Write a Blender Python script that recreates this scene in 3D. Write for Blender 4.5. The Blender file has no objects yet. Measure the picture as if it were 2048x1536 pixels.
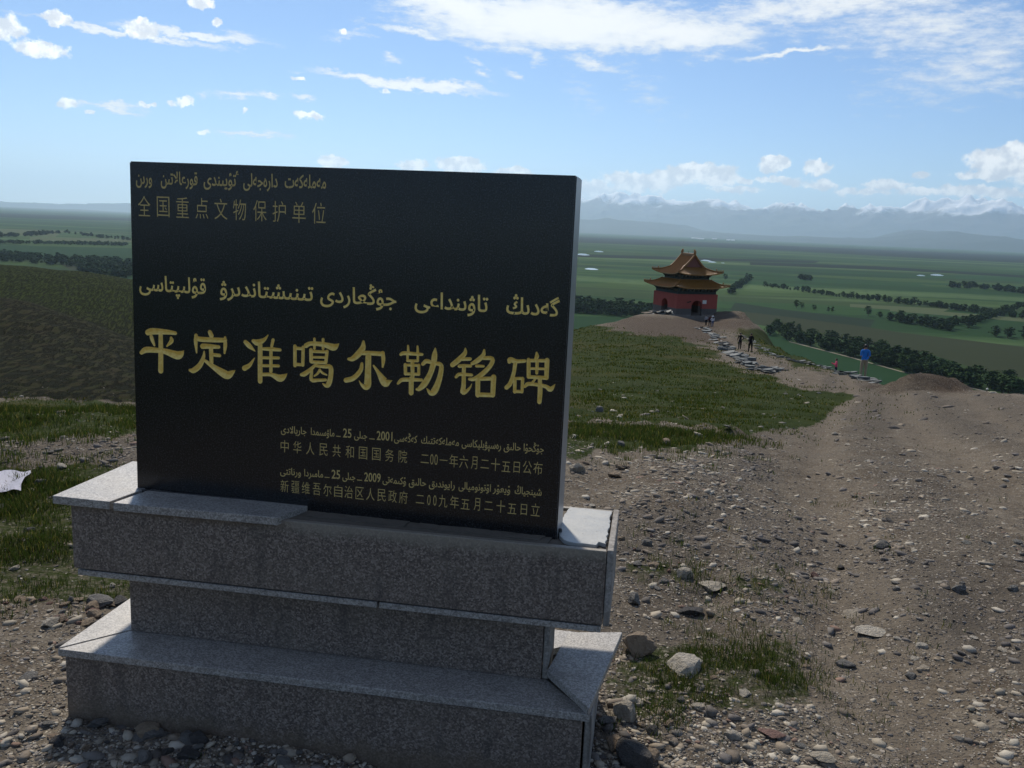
import bpy, bmesh, math, random
import numpy as np
from mathutils import Vector, Matrix, Euler
from mathutils import noise as mnoise

random.seed(7)
rng = np.random.default_rng(11)
sc = bpy.context.scene
col = sc.collection
R = math.radians

# ------------------------------------------------------------------ camera
FPX = 1771.0                      # focal length in pixels of the 2048 px wide photograph
PITCH, ROLL, EYE = R(10.14), R(2.46), 1.6
cf = np.array([0, math.cos(PITCH), -math.sin(PITCH)])
_r0 = np.array([1.0, 0, 0]); _u0 = np.cross(_r0, cf)
cr = _r0*math.cos(ROLL) + _u0*math.sin(ROLL)
cu = -_r0*math.sin(ROLL) + _u0*math.cos(ROLL)
cam_d = bpy.data.cameras.new('camera'); cam = bpy.data.objects.new('camera', cam_d); col.objects.link(cam)
cam_d.sensor_width = 36; cam_d.lens = 36*FPX/2048; cam_d.clip_start = 0.05; cam_d.clip_end = 300000
cam.matrix_world = Matrix(((cr[0], cu[0], -cf[0], 0), (cr[1], cu[1], -cf[1], 0), (cr[2], cu[2], -cf[2], EYE), (0, 0, 0, 1)))
sc.camera = cam

def ray(px, py):
    return cf + cr*(px-1024)/FPX + cu*(768-py)/FPX
def azel(px, py):
    r = ray(px, py); return math.atan2(r[0], r[1]), math.asin(r[2]/np.linalg.norm(r))
def to_px(P):
    d = np.asarray(P, float) - np.array([0, 0, EYE]); z = d@cf
    return 1024 + FPX*(d@cr)/z, 768 - FPX*(d@cu)/z, z

# ------------------------------------------------------------------ render + colour
sc.render.engine = 'CYCLES'
sc.view_settings.view_transform = 'Standard'; sc.view_settings.look = 'None'
sc.view_settings.exposure = 0.5; sc.view_settings.gamma = 1.0; sc.view_settings.use_curve_mapping = False
cy = sc.cycles
cy.max_bounces = 5; cy.diffuse_bounces = 3; cy.glossy_bounces = 3; cy.volume_bounces = 3; cy.transparent_max_bounces = 6
cy.use_denoising = True
try: cy.denoiser = 'OPENIMAGEDENOISE'; cy.denoising_input_passes = 'RGB_ALBEDO_NORMAL'
except Exception: pass
cy.sample_clamp_indirect = 4.0

# ------------------------------------------------------------------ sun + sky
SUN_AZ, SUN_EL = R(-14), R(44)
sun_dir = Vector((math.sin(SUN_AZ)*math.cos(SUN_EL), math.cos(SUN_AZ)*math.cos(SUN_EL), math.sin(SUN_EL)))
sl = bpy.data.lights.new('sun', 'SUN'); sl.energy = 3.1; sl.angle = R(4); sl.color = (1.0, 0.91, 0.78)
so = bpy.data.objects.new('sun', sl); col.objects.link(so); so.rotation_euler = sun_dir.to_track_quat('Z', 'Y').to_euler()

class NT:
    """tiny helper to wire shader nodes"""
    def __init__(s, tree): s.t = tree; s.t.nodes.clear()
    def n(s, typ, ins=None, **kw):
        nd = s.t.nodes.new(typ)
        for k, v in kw.items(): setattr(nd, k, v)
        for k, v in (ins or {}).items(): s.put(nd, k, v)
        return nd
    def put(s, nd, k, v):
        sock = nd.inputs[k]
        if isinstance(v, bpy.types.NodeSocket): s.t.links.new(v, sock)
        elif isinstance(v, bpy.types.Node): s.t.links.new(v.outputs[0], sock)
        else: sock.default_value = v
    def m(s, op, a, b=0.0, c=0.0, clamp=False):
        return s.n('ShaderNodeMath', {0: a, 1: b, 2: c}, operation=op, use_clamp=clamp).outputs[0]
    def vm(s, op, a, b=None, scale=None):
        ins = {0: a}
        if b is not None: ins[1] = b
        if scale is not None: ins['Scale'] = scale
        nd = s.n('ShaderNodeVectorMath', ins, operation=op)
        return nd.outputs['Value'] if op in ('LENGTH', 'DISTANCE', 'DOT_PRODUCT') else nd.outputs[0]
    def mix(s, f, a, b, typ='MIX'):
        nd = s.n('ShaderNodeMix', data_type='RGBA', blend_type=typ)
        for k, v in ((0, f), (6, a), (7, b)):
            if isinstance(v, tuple) and len(v) == 3: v = v+(1,)
            s.put(nd, k, v)
        return nd.outputs[2]
    def ss(s, x, lo, hi, a=0.0, b=1.0, typ='SMOOTHSTEP'):
        return s.n('ShaderNodeMapRange', {0: x, 1: lo, 2: hi, 3: a, 4: b}, interpolation_type=typ).outputs[0]
    def noise(s, vec, scale, detail=4, rough=0.55, dist=0.0, lac=2.0, dim='3D'):
        return s.n('ShaderNodeTexNoise', {'Vector': vec, 'Scale': scale, 'Detail': detail, 'Roughness': rough, 'Distortion': dist, 'Lacunarity': lac}, noise_dimensions=dim)
    def vor(s, vec, scale, feat='F1', rnd=1.0):
        return s.n('ShaderNodeTexVoronoi', {'Vector': vec, 'Scale': scale, 'Randomness': rnd}, feature=feat)
    def ramp(s, f, stops, interp='LINEAR'):
        nd = s.n('ShaderNodeValToRGB', {0: f}); r = nd.color_ramp; r.interpolation = interp
        while len(r.elements) < len(stops): r.elements.new(0.5)
        for e, (p, c) in zip(r.elements, stops):
            e.position = p; e.color = tuple(c)+(1,) if len(c) == 3 else c
        return nd.outputs[0]
    def bump(s, h, strength=0.5, dist=0.01, normal=None):
        ins = {'Height': h, 'Strength': strength, 'Distance': dist}
        if normal is not None: ins['Normal'] = normal
        return s.n('ShaderNodeBump', ins).outputs[0]

world = bpy.data.worlds.new('World'); sc.world = world; world.use_nodes = True
w = NT(world.node_tree)
sky = w.n('ShaderNodeTexSky', sky_type='NISHITA', sun_disc=False, sun_elevation=SUN_EL, sun_rotation=SUN_AZ,
          altitude=1900, air_density=1.0, dust_density=0.15, ozone_density=2.5)
gen = w.n('ShaderNodeTexCoord').outputs['Generated']
nv = w.vm('NORMALIZE', gen)
sx = w.n('ShaderNodeSeparateXYZ', {0: nv})
az = w.m('ARCTAN2', sx.outputs[0], sx.outputs[1]); el = w.m('ARCSINE', sx.outputs[2])
P = w.n('ShaderNodeCombineXYZ', {0: az, 1: el, 2: 0.0}).outputs[0]
def nvec(scale, detail, amp, stretch):
    q = w.vm('MULTIPLY', P, (1.0, stretch, 1.0))
    nz = w.noise(q, scale, detail, 0.62)
    return w.vm('SCALE', w.vm('SUBTRACT', nz.outputs['Color'], (0.5, 0.5, 0.5)), scale=amp)
Pw = w.vm('ADD', P, nvec(26, 5, 0.030, 2.2))
Pw = w.vm('ADD', Pw, w.vm('MULTIPLY', nvec(120, 4, 0.010, 2.5), (1.0, .6, 1.0)))
Pc = w.vm('ADD', P, nvec(60, 6, 0.019, 1.2))
def field(pt, L):
    acc = None
    for i_, (px, py, hw, hh, ang, wt) in enumerate(L):
        if i_ % 6 == 5:      # keeps the shader stack small: evaluate the list in batches
            pt = w.vm('ADD', pt, w.n('ShaderNodeCombineXYZ', {0: w.m('MULTIPLY', acc, 1e-9), 1: 0.0, 2: 0.0}).outputs[0])
        a, e = azel(px, py)
        mp = w.n('ShaderNodeMapping', {'Vector': pt, 'Location': (a, e, 0), 'Rotation': (0, 0, R(-ang)), 'Scale': (hw/FPX, hh/FPX, 1)}, vector_type='TEXTURE')
        ln = w.vm('LENGTH', mp.outputs[0])
        v = w.m('MULTIPLY_ADD', ln, -wt, wt)
        acc = v if acc is None else w.m('MAXIMUM', acc, v)
    return acc
CIRRUS = [(1130,48,370,60,1,1.6),(930,22,190,36,8,1.3),(1330,68,250,40,-2,1.3),(830,64,110,11,6,.8),(1650,14,380,34,-4,.8),
 (1860,55,300,66,4,.55),(1960,120,200,70,-14,.5),(1985,165,120,28,-8,.45),(800,166,210,10,3.5,1.4),(880,172,120,10,4,1.2),(1580,106,125,9,-5,1.1),(1180,128,70,16,13,.7),
 (250,66,200,9,3,1.1),(390,70,160,10,3,1.1),(470,76,70,12,5,.5),(540,193,34,8,4,.9),(610,197,30,8,6,.8),(470,190,42,8,0,.8),(405,188,20,7,5,.7),
 (218,213,75,7,4,.9),(500,266,90,7,3,.9),(1075,118,25,12,20,.5),(962,150,28,9,22,.5),(780,120,20,10,10,.6),(1030,150,22,9,25,.5),
 (960,130,30,6,20,.4),(1420,118,60,12,0,.45),(1290,180,80,30,40,.22),(1170,200,60,24,50,.18),(700,68,50,10,0,.35)]
CUMUL = [(285,58,34,18,2,1.3),(112,36,26,14,0,1.1),(8,55,34,26,0,.8),(400,3,24,14,0,1.2),(437,48,12,9,0,.8),(80,98,48,16,2,1.2),(372,203,20,9,0,1.),
 (135,205,24,11,0,1.),(293,210,16,7,0,.9),(306,212,8,5,0,.9),(345,206,10,5,0,.8),(620,231,26,10,0,1.),(592,228,10,6,0,.9),(492,220,8,6,0,.9),(408,264,14,6,0,.7),(176,223,9,6,0,.9),
 (770,182,13,6,0,.8),(600,158,14,6,0,.8),(685,66,8,6,0,.8),
 (665,324,34,14,0,1.1),(830,332,36,14,0,1.),(920,330,58,16,0,1.2),(1030,345,46,13,0,1.1),(1180,380,60,22,0,1.),(1290,362,100,22,0,1.1),(1400,345,62,20,0,1.2),(1440,352,46,24,0,1.1),
 (1350,352,60,20,0,1.1),(1545,330,30,19,0,1.4),(1562,326,18,16,0,1.3),(1635,337,30,17,0,1.3),(1645,372,34,11,0,1.),(1560,362,60,9,0,.9),(1490,362,22,9,0,.9),(1470,380,60,7,0,.9),(1770,370,46,11,0,1.1),
 (1845,353,18,7,0,1.),(1995,322,56,24,4,1.2),(2034,300,36,15,0,1.2),(1985,350,70,12,0,1.0),(1850,384,60,10,0,.9),(1930,380,50,10,0,.9),(1720,384,60,7,0,.8),(1250,378,50,7,0,.9),(2010,384,60,9,0,.9),(2110,345,90,40,0,.9)]
fc = field(Pw, CIRRUS); fu = field(Pc, CUMUL)
# clouds over the unseen rest of the sky, thickened to add neutral fill light
gn = w.noise(w.vm('MULTIPLY', nv, (2.2, 2.2, 5.0)), 1.6, 7, 0.6)
fill_clouds = w.ss(gn.outputs[0], 0.46, 0.66, 0.0, 0.85)
fine = w.noise(w.vm('MULTIPLY', P, (1.0, 3.2, 1.0)), 42, 6, 0.68).outputs[0]
cir = w.ss(w.m('ADD', fc, w.m('MULTIPLY_ADD', fine, 1.5, -0.72)), 0.0, 0.75)
bil = w.noise(P, 110, 5, 0.6).outputs[0]
cum = w.ss(w.m('ADD', fu, w.m('MULTIPLY_ADD', bil, 1.1, -0.42)), 0.13, 0.50)
inview = w.ss(w.m('ABSOLUTE', az), 0.55, 0.8)
over = w.m('MAXIMUM', inview, w.ss(el, 0.30, 0.45))
fill_clouds = w.m('MULTIPLY', fill_clouds, over)
skyc = w.mix(1.0, sky.outputs[0], (0.86, 0.93, 1.04), 'MULTIPLY')
hsv = w.n('ShaderNodeHueSaturation', {'Saturation': 1.04, 'Color': skyc}).outputs[0]
CL = 9.6
shade = w.noise(w.vm('ADD', P, (0.0, 0.006, 0.0)), 75, 4, 0.55).outputs[0]
cumc = w.mix(w.ss(shade, 0.38, 0.62), (CL*.78, CL*.80, CL*.84), (CL*1.3, CL*1.27, CL*1.2))
cirthick = w.ss(w.m('ADD', fc, w.m('MULTIPLY_ADD', fine, 1.2, -0.6)), 0.1, 1.2)
circ = w.mix(cirthick, (CL*.74, CL*.79, CL*.86), (CL*1.05, CL*1.04, CL*1.0))
c1 = w.mix(w.m('MULTIPLY', w.m('MAXIMUM', cir, fill_clouds), 0.92), hsv, circ)
c2 = w.mix(w.m('MULTIPLY', cum, 0.9), c1, cumc)
bg = w.n('ShaderNodeBackground', {'Color': c2, 'Strength': 0.074})
out = w.n('ShaderNodeOutputWorld', {'Surface': bg})
try: world.cycles.sampling_method = 'MANUAL'; world.cycles.sample_map_resolution = 1024
except Exception: pass

# ------------------------------------------------------------------ helpers
def tag(o, label=None, cat=None, group=None, kind=None):
    if label: o['label'] = label
    if cat: o['category'] = cat
    if group: o['group'] = group
    if kind: o['kind'] = kind
    elif cat: o['kind'] = 'thing'
    return o
def link(name, me, mat=None, parent=None):
    o = bpy.data.objects.new(name, me); col.objects.link(o)
    if mat is not None and me is not None and not me.materials: me.materials.append(mat)
    if parent is not None: o.parent = parent
    return o
def empty(name, loc=(0, 0, 0), rz=0.0):
    o = bpy.data.objects.new(name, None); col.objects.link(o); o.location = loc; o.rotation_euler = (0, 0, rz); o.empty_display_size = .1
    return o
def bm_obj(name, bm, mat=None, parent=None, smooth=False, bevel=0.0):
    if bevel > 0: bmesh.ops.bevel(bm, geom=bm.edges[:], offset=bevel, segments=1, affect='EDGES', clamp_overlap=True)
    me = bpy.data.meshes.new(name); bm.normal_update(); bm.to_mesh(me); bm.free()
    if smooth: me.polygons.foreach_set('use_smooth', [True]*len(me.polygons))
    return link(name, me, mat, parent)
def box(bm, x0, x1, y0, y1, z0, z1, M=None):
    vs = [bm.verts.new(p) for p in ((x0,y0,z0),(x1,y0,z0),(x1,y1,z0),(x0,y1,z0),(x0,y0,z1),(x1,y0,z1),(x1,y1,z1),(x0,y1,z1))]
    if M is not None:
        for v in vs: v.co = M @ v.co
    for f in ((0,3,2,1),(4,5,6,7),(0,1,5,4),(1,2,6,5),(2,3,7,6),(3,0,4,7)): bm.faces.new([vs[i] for i in f])
    return vs
def prism(bm, poly, z0, z1, zt=None):
    """poly counter-clockwise (x,y) or (x,y,zoffset)"""
    lo = [bm.verts.new((p[0], p[1], z0 + (p[2] if len(p) > 2 else 0))) for p in poly]
    hi = [bm.verts.new((p[0], p[1], z1 + (p[2] if len(p) > 2 else 0))) for p in poly]
    bm.faces.new(lo[::-1]); bm.faces.new(hi)
    k = len(poly)
    for i in range(k): bm.faces.new((lo[i], lo[(i+1)%k], hi[(i+1)%k], hi[i]))
def tube(bm, pts, rad, seg=6, cap=True):
    rings = []
    n = len(pts); pts = [Vector(p) for p in pts]
    if not hasattr(rad, '__len__'): rad = [rad]*n
    for i in range(n):
        d = (pts[min(i+1, n-1)] - pts[max(i-1, 0)]).normalized()
        a = d.cross(Vector((0, 0, 1)));
        if a.length < 1e-3: a = Vector((1, 0, 0))
        a.normalize(); b = d.cross(a).normalized()
        rings.append([bm.verts.new(pts[i] + (a*math.cos(t) + b*math.sin(t))*rad[i]) for t in [2*math.pi*k/seg for k in range(seg)]])
    for i in range(n-1):
        for k in range(seg): bm.faces.new((rings[i][k], rings[i][(k+1)%seg], rings[i+1][(k+1)%seg], rings[i+1][k]))
    if cap: bm.faces.new(rings[0][::-1]); bm.faces.new(rings[-1])
def np_mesh(name, verts, faces, smooth=False):
    me = bpy.data.meshes.new(name)
    verts = np.asarray(verts, np.float32); faces = np.asarray(faces, np.int32); k = faces.shape[1]
    me.vertices.add(len(verts)); me.vertices.foreach_set('co', verts.ravel())
    me.loops.add(faces.size); me.loops.foreach_set('vertex_index', faces.ravel())
    me.polygons.add(len(faces)); me.polygons.foreach_set('loop_start', np.arange(0, faces.size, k, dtype=np.int32))
    if smooth: me.polygons.foreach_set('use_smooth', np.ones(len(faces), bool))
    me.update(calc_edges=True); me.validate()
    return me
def vattr(me, name, arr):
    """arr (n,3) or (n,4) per-vertex colour"""
    a = np.ones((len(me.vertices), 4), np.float32); a[:, :arr.shape[1]] = arr
    at = me.attributes.new(name, 'FLOAT_COLOR', 'POINT'); at.data.foreach_set('color', a.ravel())
def copy_tree(o, parent=None):
    c = o.copy(); col.objects.link(c)
    if parent is not None: c.parent = parent
    for ch in o.children: copy_tree(ch, c)
    return c

def mat(name):
    m = bpy.data.materials.new(name); m.use_nodes = True; t = NT(m.node_tree)
    return m, t
def finish(t, color, rough=0.8, normal=None, spec=0.3, **kw):
    ins = {'Base Color': color if not (isinstance(color, tuple) and len(color) == 3) else color+(1,), 'Roughness': rough, 'Specular IOR Level': spec}
    ins.update(kw)
    b = t.n('ShaderNodeBsdfPrincipled', ins)
    if normal is not None: t.put(b, 'Normal', normal)
    t.n('ShaderNodeOutputMaterial', {'Surface': b}); return b
def simple(name, c, rough=0.7, spec=0.3, var=0.0, scale=8.0, bump=0.0, metal=0.0):
    m, t = mat(name); tc = t.n('ShaderNodeTexCoord').outputs['Object']; cc = c
    nz = t.noise(tc, scale, 5, 0.6).outputs[0]
    if var: cc = t.mix(nz, tuple(x*(1-var) for x in c), tuple(min(1, x*(1+var)) for x in c))
    finish(t, cc, rough, t.bump(nz, bump, 0.02) if bump else None, spec, Metallic=metal)
    return m

# vectorised value noise
_tab = rng.random((256, 256)).astype(np.float32)
def vnoise(x, y):
    xi = np.floor(x).astype(int); yi = np.floor(y).astype(int); fx = x-xi; fy = y-yi
    fx = fx*fx*(3-2*fx); fy = fy*fy*(3-2*fy)
    a = _tab[xi & 255, yi & 255]; b = _tab[(xi+1) & 255, yi & 255]; c = _tab[xi & 255, (yi+1) & 255]; d = _tab[(xi+1) & 255, (yi+1) & 255]
    return (a*(1-fx)+b*fx)*(1-fy) + (c*(1-fx)+d*fx)*fy
def fbm(x, y, o=4, g=0.5):
    s = 0; a = 1; t = 0
    for i in range(o):
        s = s + a*vnoise(x*2**i + 17.3*i, y*2**i - 9.1*i); t += a; a *= g
    return s/t - 0.5

# ------------------------------------------------------------------ terrain
PLAIN_Z = -110.0
CP = []   # control points: azimuth, log distance, height
def cp(px, py, Y):
    r = ray(px, py); t = Y/r[1]; x, y, z = r*t + np.array([0, 0, EYE])
    CP.append((math.atan2(x, y), math.log(math.hypot(x, y)), z))
def ca(azd, r, z): CP.append((R(azd), math.log(r), z))
for a in range(-180, 180, 20):
    for r in (0.6, 1.0, 1.6, 2.4, 3.2): ca(a, r, 0)
for a in (-36, -24, -12, -4, 6, 16, 26, 36):
    for r in (1.2, 1.8, 2.4, 3.0, 3.6, 4.3): ca(a, r, 0.01 if a > 0 else 0.0)
ca(14, 3.9, -.03); ca(22, 3.9, -.05); ca(30, 3.9, -.05)
# left near
for px in (-250, 0, 150, 300):
    cp(px, 950, 5.1); cp(px, 872, 6.2); cp(px, 826, 7.8)
for px in (-250, 60, 300): cp(px, 900, 16.0); cp(px, 850, 26.0)
for px, py, Y in ((-250,790,36),(-60,800,36),(130,805,36),(300,805,36),(-250,680,78),(0,690,75),(130,700,73),(300,740,66),
                  (-250,560,135),(-60,585,128),(60,600,120),(170,640,104),(265,690,90),(420,760,80),
                  (-100,640,175),(120,650,175),(230,700,165),(420,720,165),(-250,500,330),(-60,520,310),(60,530,300),(170,543,280),(258,560,262),(420,585,240),(600,610,220)): cp(px, py, Y)
for px in (-250, 0, 200, 420): cp(px, 630, 430)
# middle (behind the monument) and right meadow
for px, py, Y in ((500,880,7),(800,890,7),(1000,880,7.5),(1140,905,6.6),(1300,885,8.5),(1140,868,9.5),(1250,850,12),(1400,852,12),(1000,840,12),(700,830,12),(500,830,11),
                  (1200,800,20),(1000,790,22),(700,790,24),(1300,740,40),(1150,745,38),(1000,740,38),(1200,700,66),(1050,710,66),(1150,664,105),(1200,648,115),(1260,640,125),(1050,690,110),(800,740,70),(800,720,120),
                  (1400,800,23),(1550,800,24),(1500,840,15),(1650,830,19),(1450,868,10.5),
                  (1350,690,76),(1420,735,50),(1550,745,50)): cp(px, py, Y)
# knoll, pavilion ground, path
for px, py, Y in ((1300,630,148),(1351,634,150),(1430,634,152),(1390,640,145),(1280,627,140),(1480,634,150),(1525,650,142),(1415,654,137),(1450,666,122),(1480,700,91),(1500,705,86),(1545,725,66),(1600,741,60),
                  (1660,744,58),(1725,757,48),(1700,750,53),(1745,762,44),(1760,764,46),(1725,764,40),(1680,748,52),(1790,772,37),(1750,790,32),(1850,782,30),(1950,782,28.5),(2048,792,25),(2200,800,23),(1560,690,96),(1620,716,76),(1670,736,62)): cp(px, py, Y)
for px, py, Y in ((1600,1000,6.6),(1750,900,10.8),(1900,900,10.6),(2048,900,10.2),(1750,830,20),(1900,830,18),(2100,840,17),(2300,900,10),(2048,1000,6.4),(1350,960,5.6),(1800,1000,6.5)): cp(px, py, Y)
# hidden flanks falling to the plain
for az_, r, z in ((10.5,175,-22),(4,175,-24),(16,178,-24),(10,230,-45),(3,230,-45),(17,230,-50),(23,100,-22),(27.5,66,-15),(33,46,-9.5),(38,45,-10),(22,180,-55),(28,110,-42),(34,90,-36),(42,90,-34),
                  (10,400,-100),(20,350,-100),(30,260,-95),(42,240,-92),(0,330,-90),(-5,330,-80),(10,800,-113),(25,800,-113),(40,800,-113),(-5,800,-113),(-15,800,-113),(-25,900,-113),(-35,900,-113),
                  (-14,560,-90),(-24,640,-90),(-34,680,-92),(-45,700,-92)): ca(az_, r, z)
for a in list(range(60, 181, 24)) + list(range(-180, -54, 24)):
    for r, z in ((6, -.1), (12, -.4), (25, -2), (60, -8), (150, -25), (400, -80), (900, -113)): ca(a, r, z)
CPa = np.array(CP)
q = CPa[:, 2]/(np.exp(CPa[:, 1])+8.0)
# periodic embedding of the azimuth keeps the surface closed behind the viewer
def emb(a, l): return np.stack([np.sin(a)*3.0, np.cos(a)*3.0, l*0.9], -1)
X = emb(CPa[:, 0], CPa[:, 1])
D = np.linalg.norm(X[:, None]-X[None], axis=2)
K = D + np.eye(len(X))*0.004*-1
nP = len(X); Pm = np.hstack([np.ones((nP, 1)), X])
A = np.zeros((nP+4, nP+4)); A[:nP, :nP] = K; A[:nP, nP:] = Pm; A[nP:, :nP] = Pm.T
sol = np.linalg.lstsq(A, np.concatenate([q, np.zeros(4)]), rcond=None)[0]
def _h0(x, y):
    x = np.asarray(x, float); y = np.asarray(y, float)
    r = np.maximum(np.hypot(x, y), 0.4); a = np.arctan2(x, y)
    E = emb(a, np.log(r)).reshape(-1, 3); out = np.empty(len(E))
    for i in range(0, len(E), 20000):
        e = E[i:i+20000]; d = np.linalg.norm(e[:, None]-X[None], axis=2)
        out[i:i+20000] = d@sol[:nP] + sol[nP] + e@sol[nP+1:]
    return out.reshape(x.shape)*(r+8.0)

# log-polar grid
azs = np.concatenate([np.linspace(-42, 42, 640), np.linspace(42, 318, 93)[1:-1]])
azr = np.radians(azs); nr = 500
rs = np.exp(np.linspace(math.log(0.5), math.log(900), nr))
AZ, RR = np.meshgrid(azr, rs)      # (nr, na)
# evaluate the smooth surface on a coarser grid, then interpolate
ca_ = np.radians(np.concatenate([np.linspace(-42, 42, 181), np.linspace(42, 318, 47)[1:-1]])); cl_ = np.linspace(math.log(0.5), math.log(900), 260)
CA, CL2 = np.meshgrid(ca_, cl_)
H0 = _h0(np.exp(CL2)*np.sin(CA), np.exp(CL2)*np.cos(CA))
H0 = np.concatenate([H0, H0[:, :1]], 1); ca_e = np.concatenate([ca_, [ca_[0]+2*math.pi]])
# gentle smoothing removes creases of the interpolant
for _ in range(1): H0[1:-1] = H0[1:-1]*.5 + (H0[2:]+H0[:-2])*.25
def h_smooth(x, y):
    x = np.asarray(x, float); y = np.asarray(y, float)
    r = np.clip(np.hypot(x, y), .5, 899.9); a = np.arctan2(x, y); a = np.where(a < ca_e[0], a+2*math.pi, a)
    fi = (np.log(r)-cl_[0])/(cl_[1]-cl_[0]); i = np.clip(fi.astype(int), 0, len(cl_)-2); fi = fi-i
    j = np.clip(np.searchsorted(ca_e, a, side='right')-1, 0, len(ca_e)-2); fj = (a-ca_e[j])/(ca_e[j+1]-ca_e[j])
    return (H0[i, j]*(1-fj)+H0[i, j+1]*fj)*(1-fi) + (H0[i+1, j]*(1-fj)+H0[i+1, j+1]*fj)*fi
TRK = np.array([(math.tan(azel(px, 900)[0])*Y, Y) for px, Y in ((2600,2.2),(2250,3.0),(2020,4.2),(1880,5.8),(1790,8),(1745,12),(1725,18),(1735,28),(1710,44),(1610,60),(1520,84),(1445,120))])
def track(x, y):
    """signed distance to the middle of the track"""
    best = np.full(x.shape, 1e9); sg = np.zeros(x.shape)
    for (ax, ay), (bx, by) in zip(TRK[:-1], TRK[1:]):
        dx, dy = bx-ax, by-ay; L = dx*dx+dy*dy; t = np.clip(((x-ax)*dx+(y-ay)*dy)/L, 0, 1); ex, ey = x-ax-t*dx, y-ay-t*dy
        d = np.hypot(ex, ey); s_ = np.sign(dx*ey-dy*ex); m = d < best; best = np.where(m, d, best); sg = np.where(m, s_, sg)
    return best*sg
MOUNDS = []   # x, y, rx, ry, height, rot, flat
def height(x, y):
    x = np.asarray(x, float); y = np.asarray(y, float)
    z = h_smooth(x, y); r = np.hypot(x, y)
    k = np.clip((r-1.0)/6, 0, 1)
    z = z + fbm(x*1.1+5, y*1.1, 4)*0.15*k + fbm(x*5, y*5, 4)*0.034 + fbm(x*19+3, y*19, 3)*0.016*np.clip(1.3-r/9, 0, 1) + fbm(x*.22, y*.22, 3)*0.35*np.clip((r-12)/40, 0, 1) + fbm(x*.05+3, y*.05, 3)*0.9*np.clip((r-170)/150, 0, 1)
    # wheel ruts along the track
    td = track(x, y) + fbm(x*.7, y*.7+4, 3)*.35
    rut = np.exp(-((td+.78)/.20)**2) + np.exp(-((td-.72)/.22)**2) + .7*np.exp(-((td+2.3)/.22)**2) + .6*np.exp(-((td-2.2)/.25)**2)
    z = z - rut*0.055 + .03*np.exp(-((td)/.28)**2) + .035*np.exp(-((td+1.5)/.3)**2)
    for (mx, my, rx, ry, hh, ro, fl) in MOUNDS:
        dx = x-mx; dy = y-my; c, s = math.cos(ro), math.sin(ro)
        u = (dx*c+dy*s)/rx; v = (-dx*s+dy*c)/ry; d = np.sqrt(u*u+v*v)
        z = z + hh*np.clip((1-d)/(1-fl), 0, 1)**1.15*(1+.25*fbm(x*2.2, y*2.2, 3))
    return z
def spot(px, py, rmin=1.2, rmax=890):
    """first point of the ground seen in the photograph's pixel"""
    d = ray(px, py); d = d/math.hypot(d[0], d[1])
    t = np.exp(np.linspace(math.log(rmin), math.log(rmax), 1400)); z = EYE + d[2]*t
    h = height(d[0]*t, d[1]*t); k = np.nonzero(z <= h)[0]
    if len(k) == 0: return None
    i = k[0]; tt = t[i]
    if i > 0:
        a = z[i-1]-h[i-1]; b = h[i]-z[i]; tt = t[i-1] + (t[i]-t[i-1])*a/max(a+b, 1e-9)
    return Vector((d[0]*tt, d[1]*tt, EYE+d[2]*tt))
def on_plain(px, py):
    d = ray(px, py); t = (PLAIN_Z-EYE)/d[2]; return Vector((d[0]*t, d[1]*t, PLAIN_Z))
def at_range(px, Y):
    """point of the ground in the pixel column px, Y metres ahead"""
    py = 700.0
    for _ in range(4):
        r = ray(px, py); x = r[0]/r[1]*Y; z = float(height(np.array([x]), np.array([Y]))[0]); py = to_px([x, Y, z])[1]
    return Vector((x, Y, z))
def add_mound(px, Y, wpx, hpx, ry_k, flat, rot=0.0):
    P = at_range(px, Y); dist = P.y; MOUNDS.append((P.x, P.y, wpx/FPX*dist/2*1.12, wpx/FPX*dist/2*ry_k, hpx/FPX*dist, rot, flat)); return P
add_mound(1850, 29.5, 204, 33, .55, .5)
add_mound(1467, 147, 92, 14, .5, .7)
add_mound(1478, 126, 44, 6, .6, .3)
add_mound(1462, 10.8, 100, 22, .6, .1, .4)
add_mound(1240, 4.3, 90, 8, .8, .1)

# ------------------------------------------------------------------ ground cover masks
GRASS = [[(-400,812),(150,806),(300,812),(300,860),(120,868),(-400,880)],
 [(-400,935),(60,925),(280,930),(420,1190),(240,1196),(0,1203),(-400,1225)],
 [(300,800),(700,800),(1100,800),(1100,840),(700,850),(300,860)],
 [(300,640),(1210,652),(1262,668),(1330,674),(1380,684),(1425,705),(1465,738),(1540,755),(1600,768),(1690,782),(1712,800),(1665,832),(1600,850),(1500,868),(1400,852),(1260,850),(1140,836),(300,830)],
 [(1060,872),(1200,862),(1400,868),(1440,882),(1380,898),(1250,912),(1180,908),(1060,905)],
 [(1222,1335),(1330,1292),(1420,1322),(1560,1292),(1630,1350),(1605,1398),(1480,1418),(1300,1420),(1215,1398)],
 [(1488,655),(1530,658),(1600,698),(1715,748),(1690,750),(1600,730),(1520,702),(1480,670)],
 [(1470,1150),(1590,1155),(1590,1175),(1480,1170)], [(1250,1135),(1350,1140),(1350,1160),(1250,1160)]]
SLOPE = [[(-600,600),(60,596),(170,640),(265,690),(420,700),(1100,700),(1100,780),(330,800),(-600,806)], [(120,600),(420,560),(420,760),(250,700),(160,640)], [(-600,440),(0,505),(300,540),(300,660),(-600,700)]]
GREY = [[(1470,1020),(1620,1030),(1720,1150),(1560,1130)],[(1680,1090),(1900,1120),(2100,1200),(2100,1340),(1800,1290),(1500,1190)],[(1440,860),(1560,880),(1600,960),(1480,960)],[(-400,872),(300,868),(300,925),(-400,930)],
 [(1800,790),(2100,800),(2100,880),(1700,870)],[(1200,1020),(1420,1020),(1420,1110),(1220,1120)]]
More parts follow.
